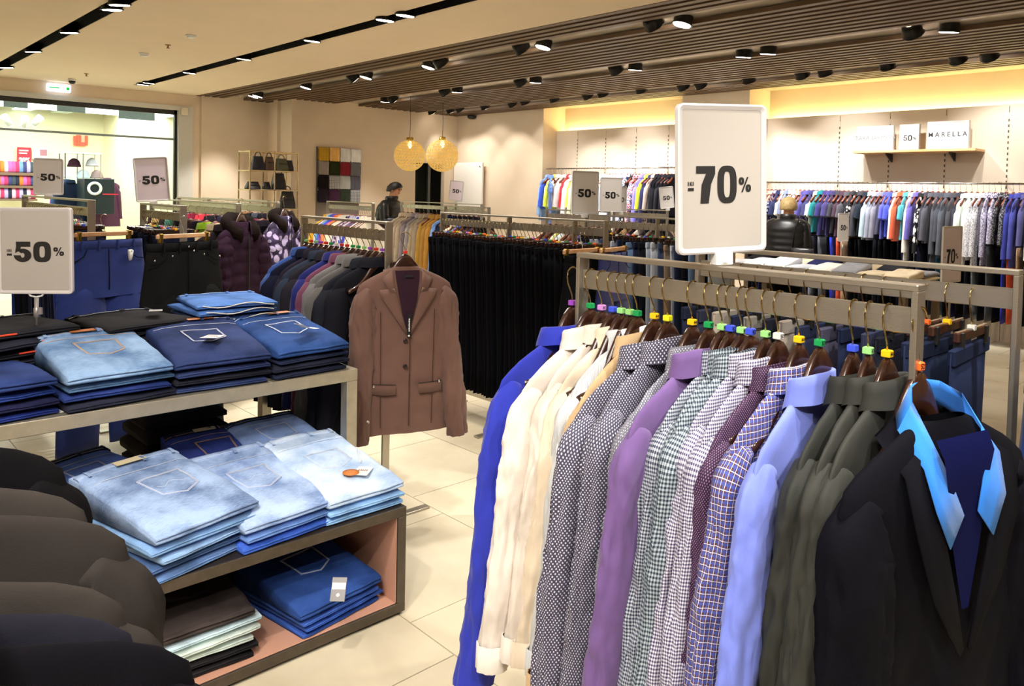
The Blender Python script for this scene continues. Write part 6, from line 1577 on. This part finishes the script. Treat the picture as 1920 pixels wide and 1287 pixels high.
    MB().loft([[pt((r + .012 * sin(q)) * cos(a), -.004 + (r * 1.0 + .012 * sin(q)) * sin(a), 1.435 + h) for a in [2 * pi * j / 20 for j in range(20)]] for r, h, q in ((.088, -.01, 0), (.086, .03, 1), (.080, .06, 1), (.070, .062, 0), (.072, .0, 0))], True, False).obj('collar', coat, co)
    for s in (-1, 1):
        P3 = [(.125, -.01, 1.375), (.195, -.01, 1.345), (.222, -.025, 1.12), (.232, .03, .90)] if arms == 'down' else [(.125, -.01, 1.375), (.20, .01, 1.34), (.225, .08, 1.14), (.15, .27, 1.14)]
        pth = []; 
        for a, b in zip(P3[:-1], P3[1:]):
            for q in range(7): pth.append(tuple(a[c] + (b[c] - a[c]) * q / 7 for c in range(3)))
        pth.append(P3[-1])
        MB().tube([pt(x * s, y, z) for x, y, z in pth], [(.078 - .020 * q / len(pth)) * k * (1 + .10 * (abs(sin(q * pi / 2.6)) ** .6 - .5)) for q in range(len(pth))], 16).obj('sleeve', coat, co)
    return t, pt
fl_hair = plain('black_hair', (16, 12, 12), .4, 0, .8, 300, .2, 60); bl_hair = plain('blonde_hair', (176, 150, 100), .5, 0, .8, 300, .3, 50)
puf = plain('black_puffer', (13, 13, 16), .38, 0, .2, 80)
pm = at(722, 360, d=10.9)
person('black haired person in a black puffer jacket bending over a rack', (pm.x, pm.y, 0), radians(-62), 1.66, fl_hair, puf, cloth('16161c'), lean=.22, arms='forward')
pw = at(1477, 385, d=8.45)
tw, ptw = person('short haired blonde person in a black padded jacket, seen from behind', (pw.x, pw.y, 0), radians(14), 1.565, bl_hair, puf, cloth('101014'), lean=.05, arms='down', hair_len='bob')
M_ = Matrix.Translation((pw.x, pw.y, 0)) @ Matrix.Rotation(radians(14), 4, 'Z')
hb = thing('shoulder_bag', 'dark shoulder bag hanging at the blonde person right side', 'bag'); hb.matrix_world = M_ @ Matrix.Translation((.20, -.14, .80))
s = MB(); s.loft([[(.13 * a_ * (1 - .15 * f), .06 * b_ * (1 - .4 * f), .22 * f) for a_, b_ in ((-1, -.6), (-.6, -1), (.6, -1), (1, -.6), (1, .6), (.6, 1), (-.6, 1), (-1, .6))] for f in (0, .15, .5, .85, 1)], True, True)
s.obj('body', plain('bag_grey', (42, 40, 46), .3), hb)
MB().tube([(-.10, 0, .2), (-.09, .02, .42), (-.05, .06, .56), (.0, .08, .57), (.05, .06, .42), (.10, 0, .2)], .008, 6).obj('strap', black_m, hb)
# a leftover facing blouse at the alcove rail end
far_row([('5c80d0', 'denim blue', 'dress')], -8.98, -8.98, 9.22, 1.97, 'the alcove rail end', 'facing dress', 'dress', 20, q=1, yaw=.75)
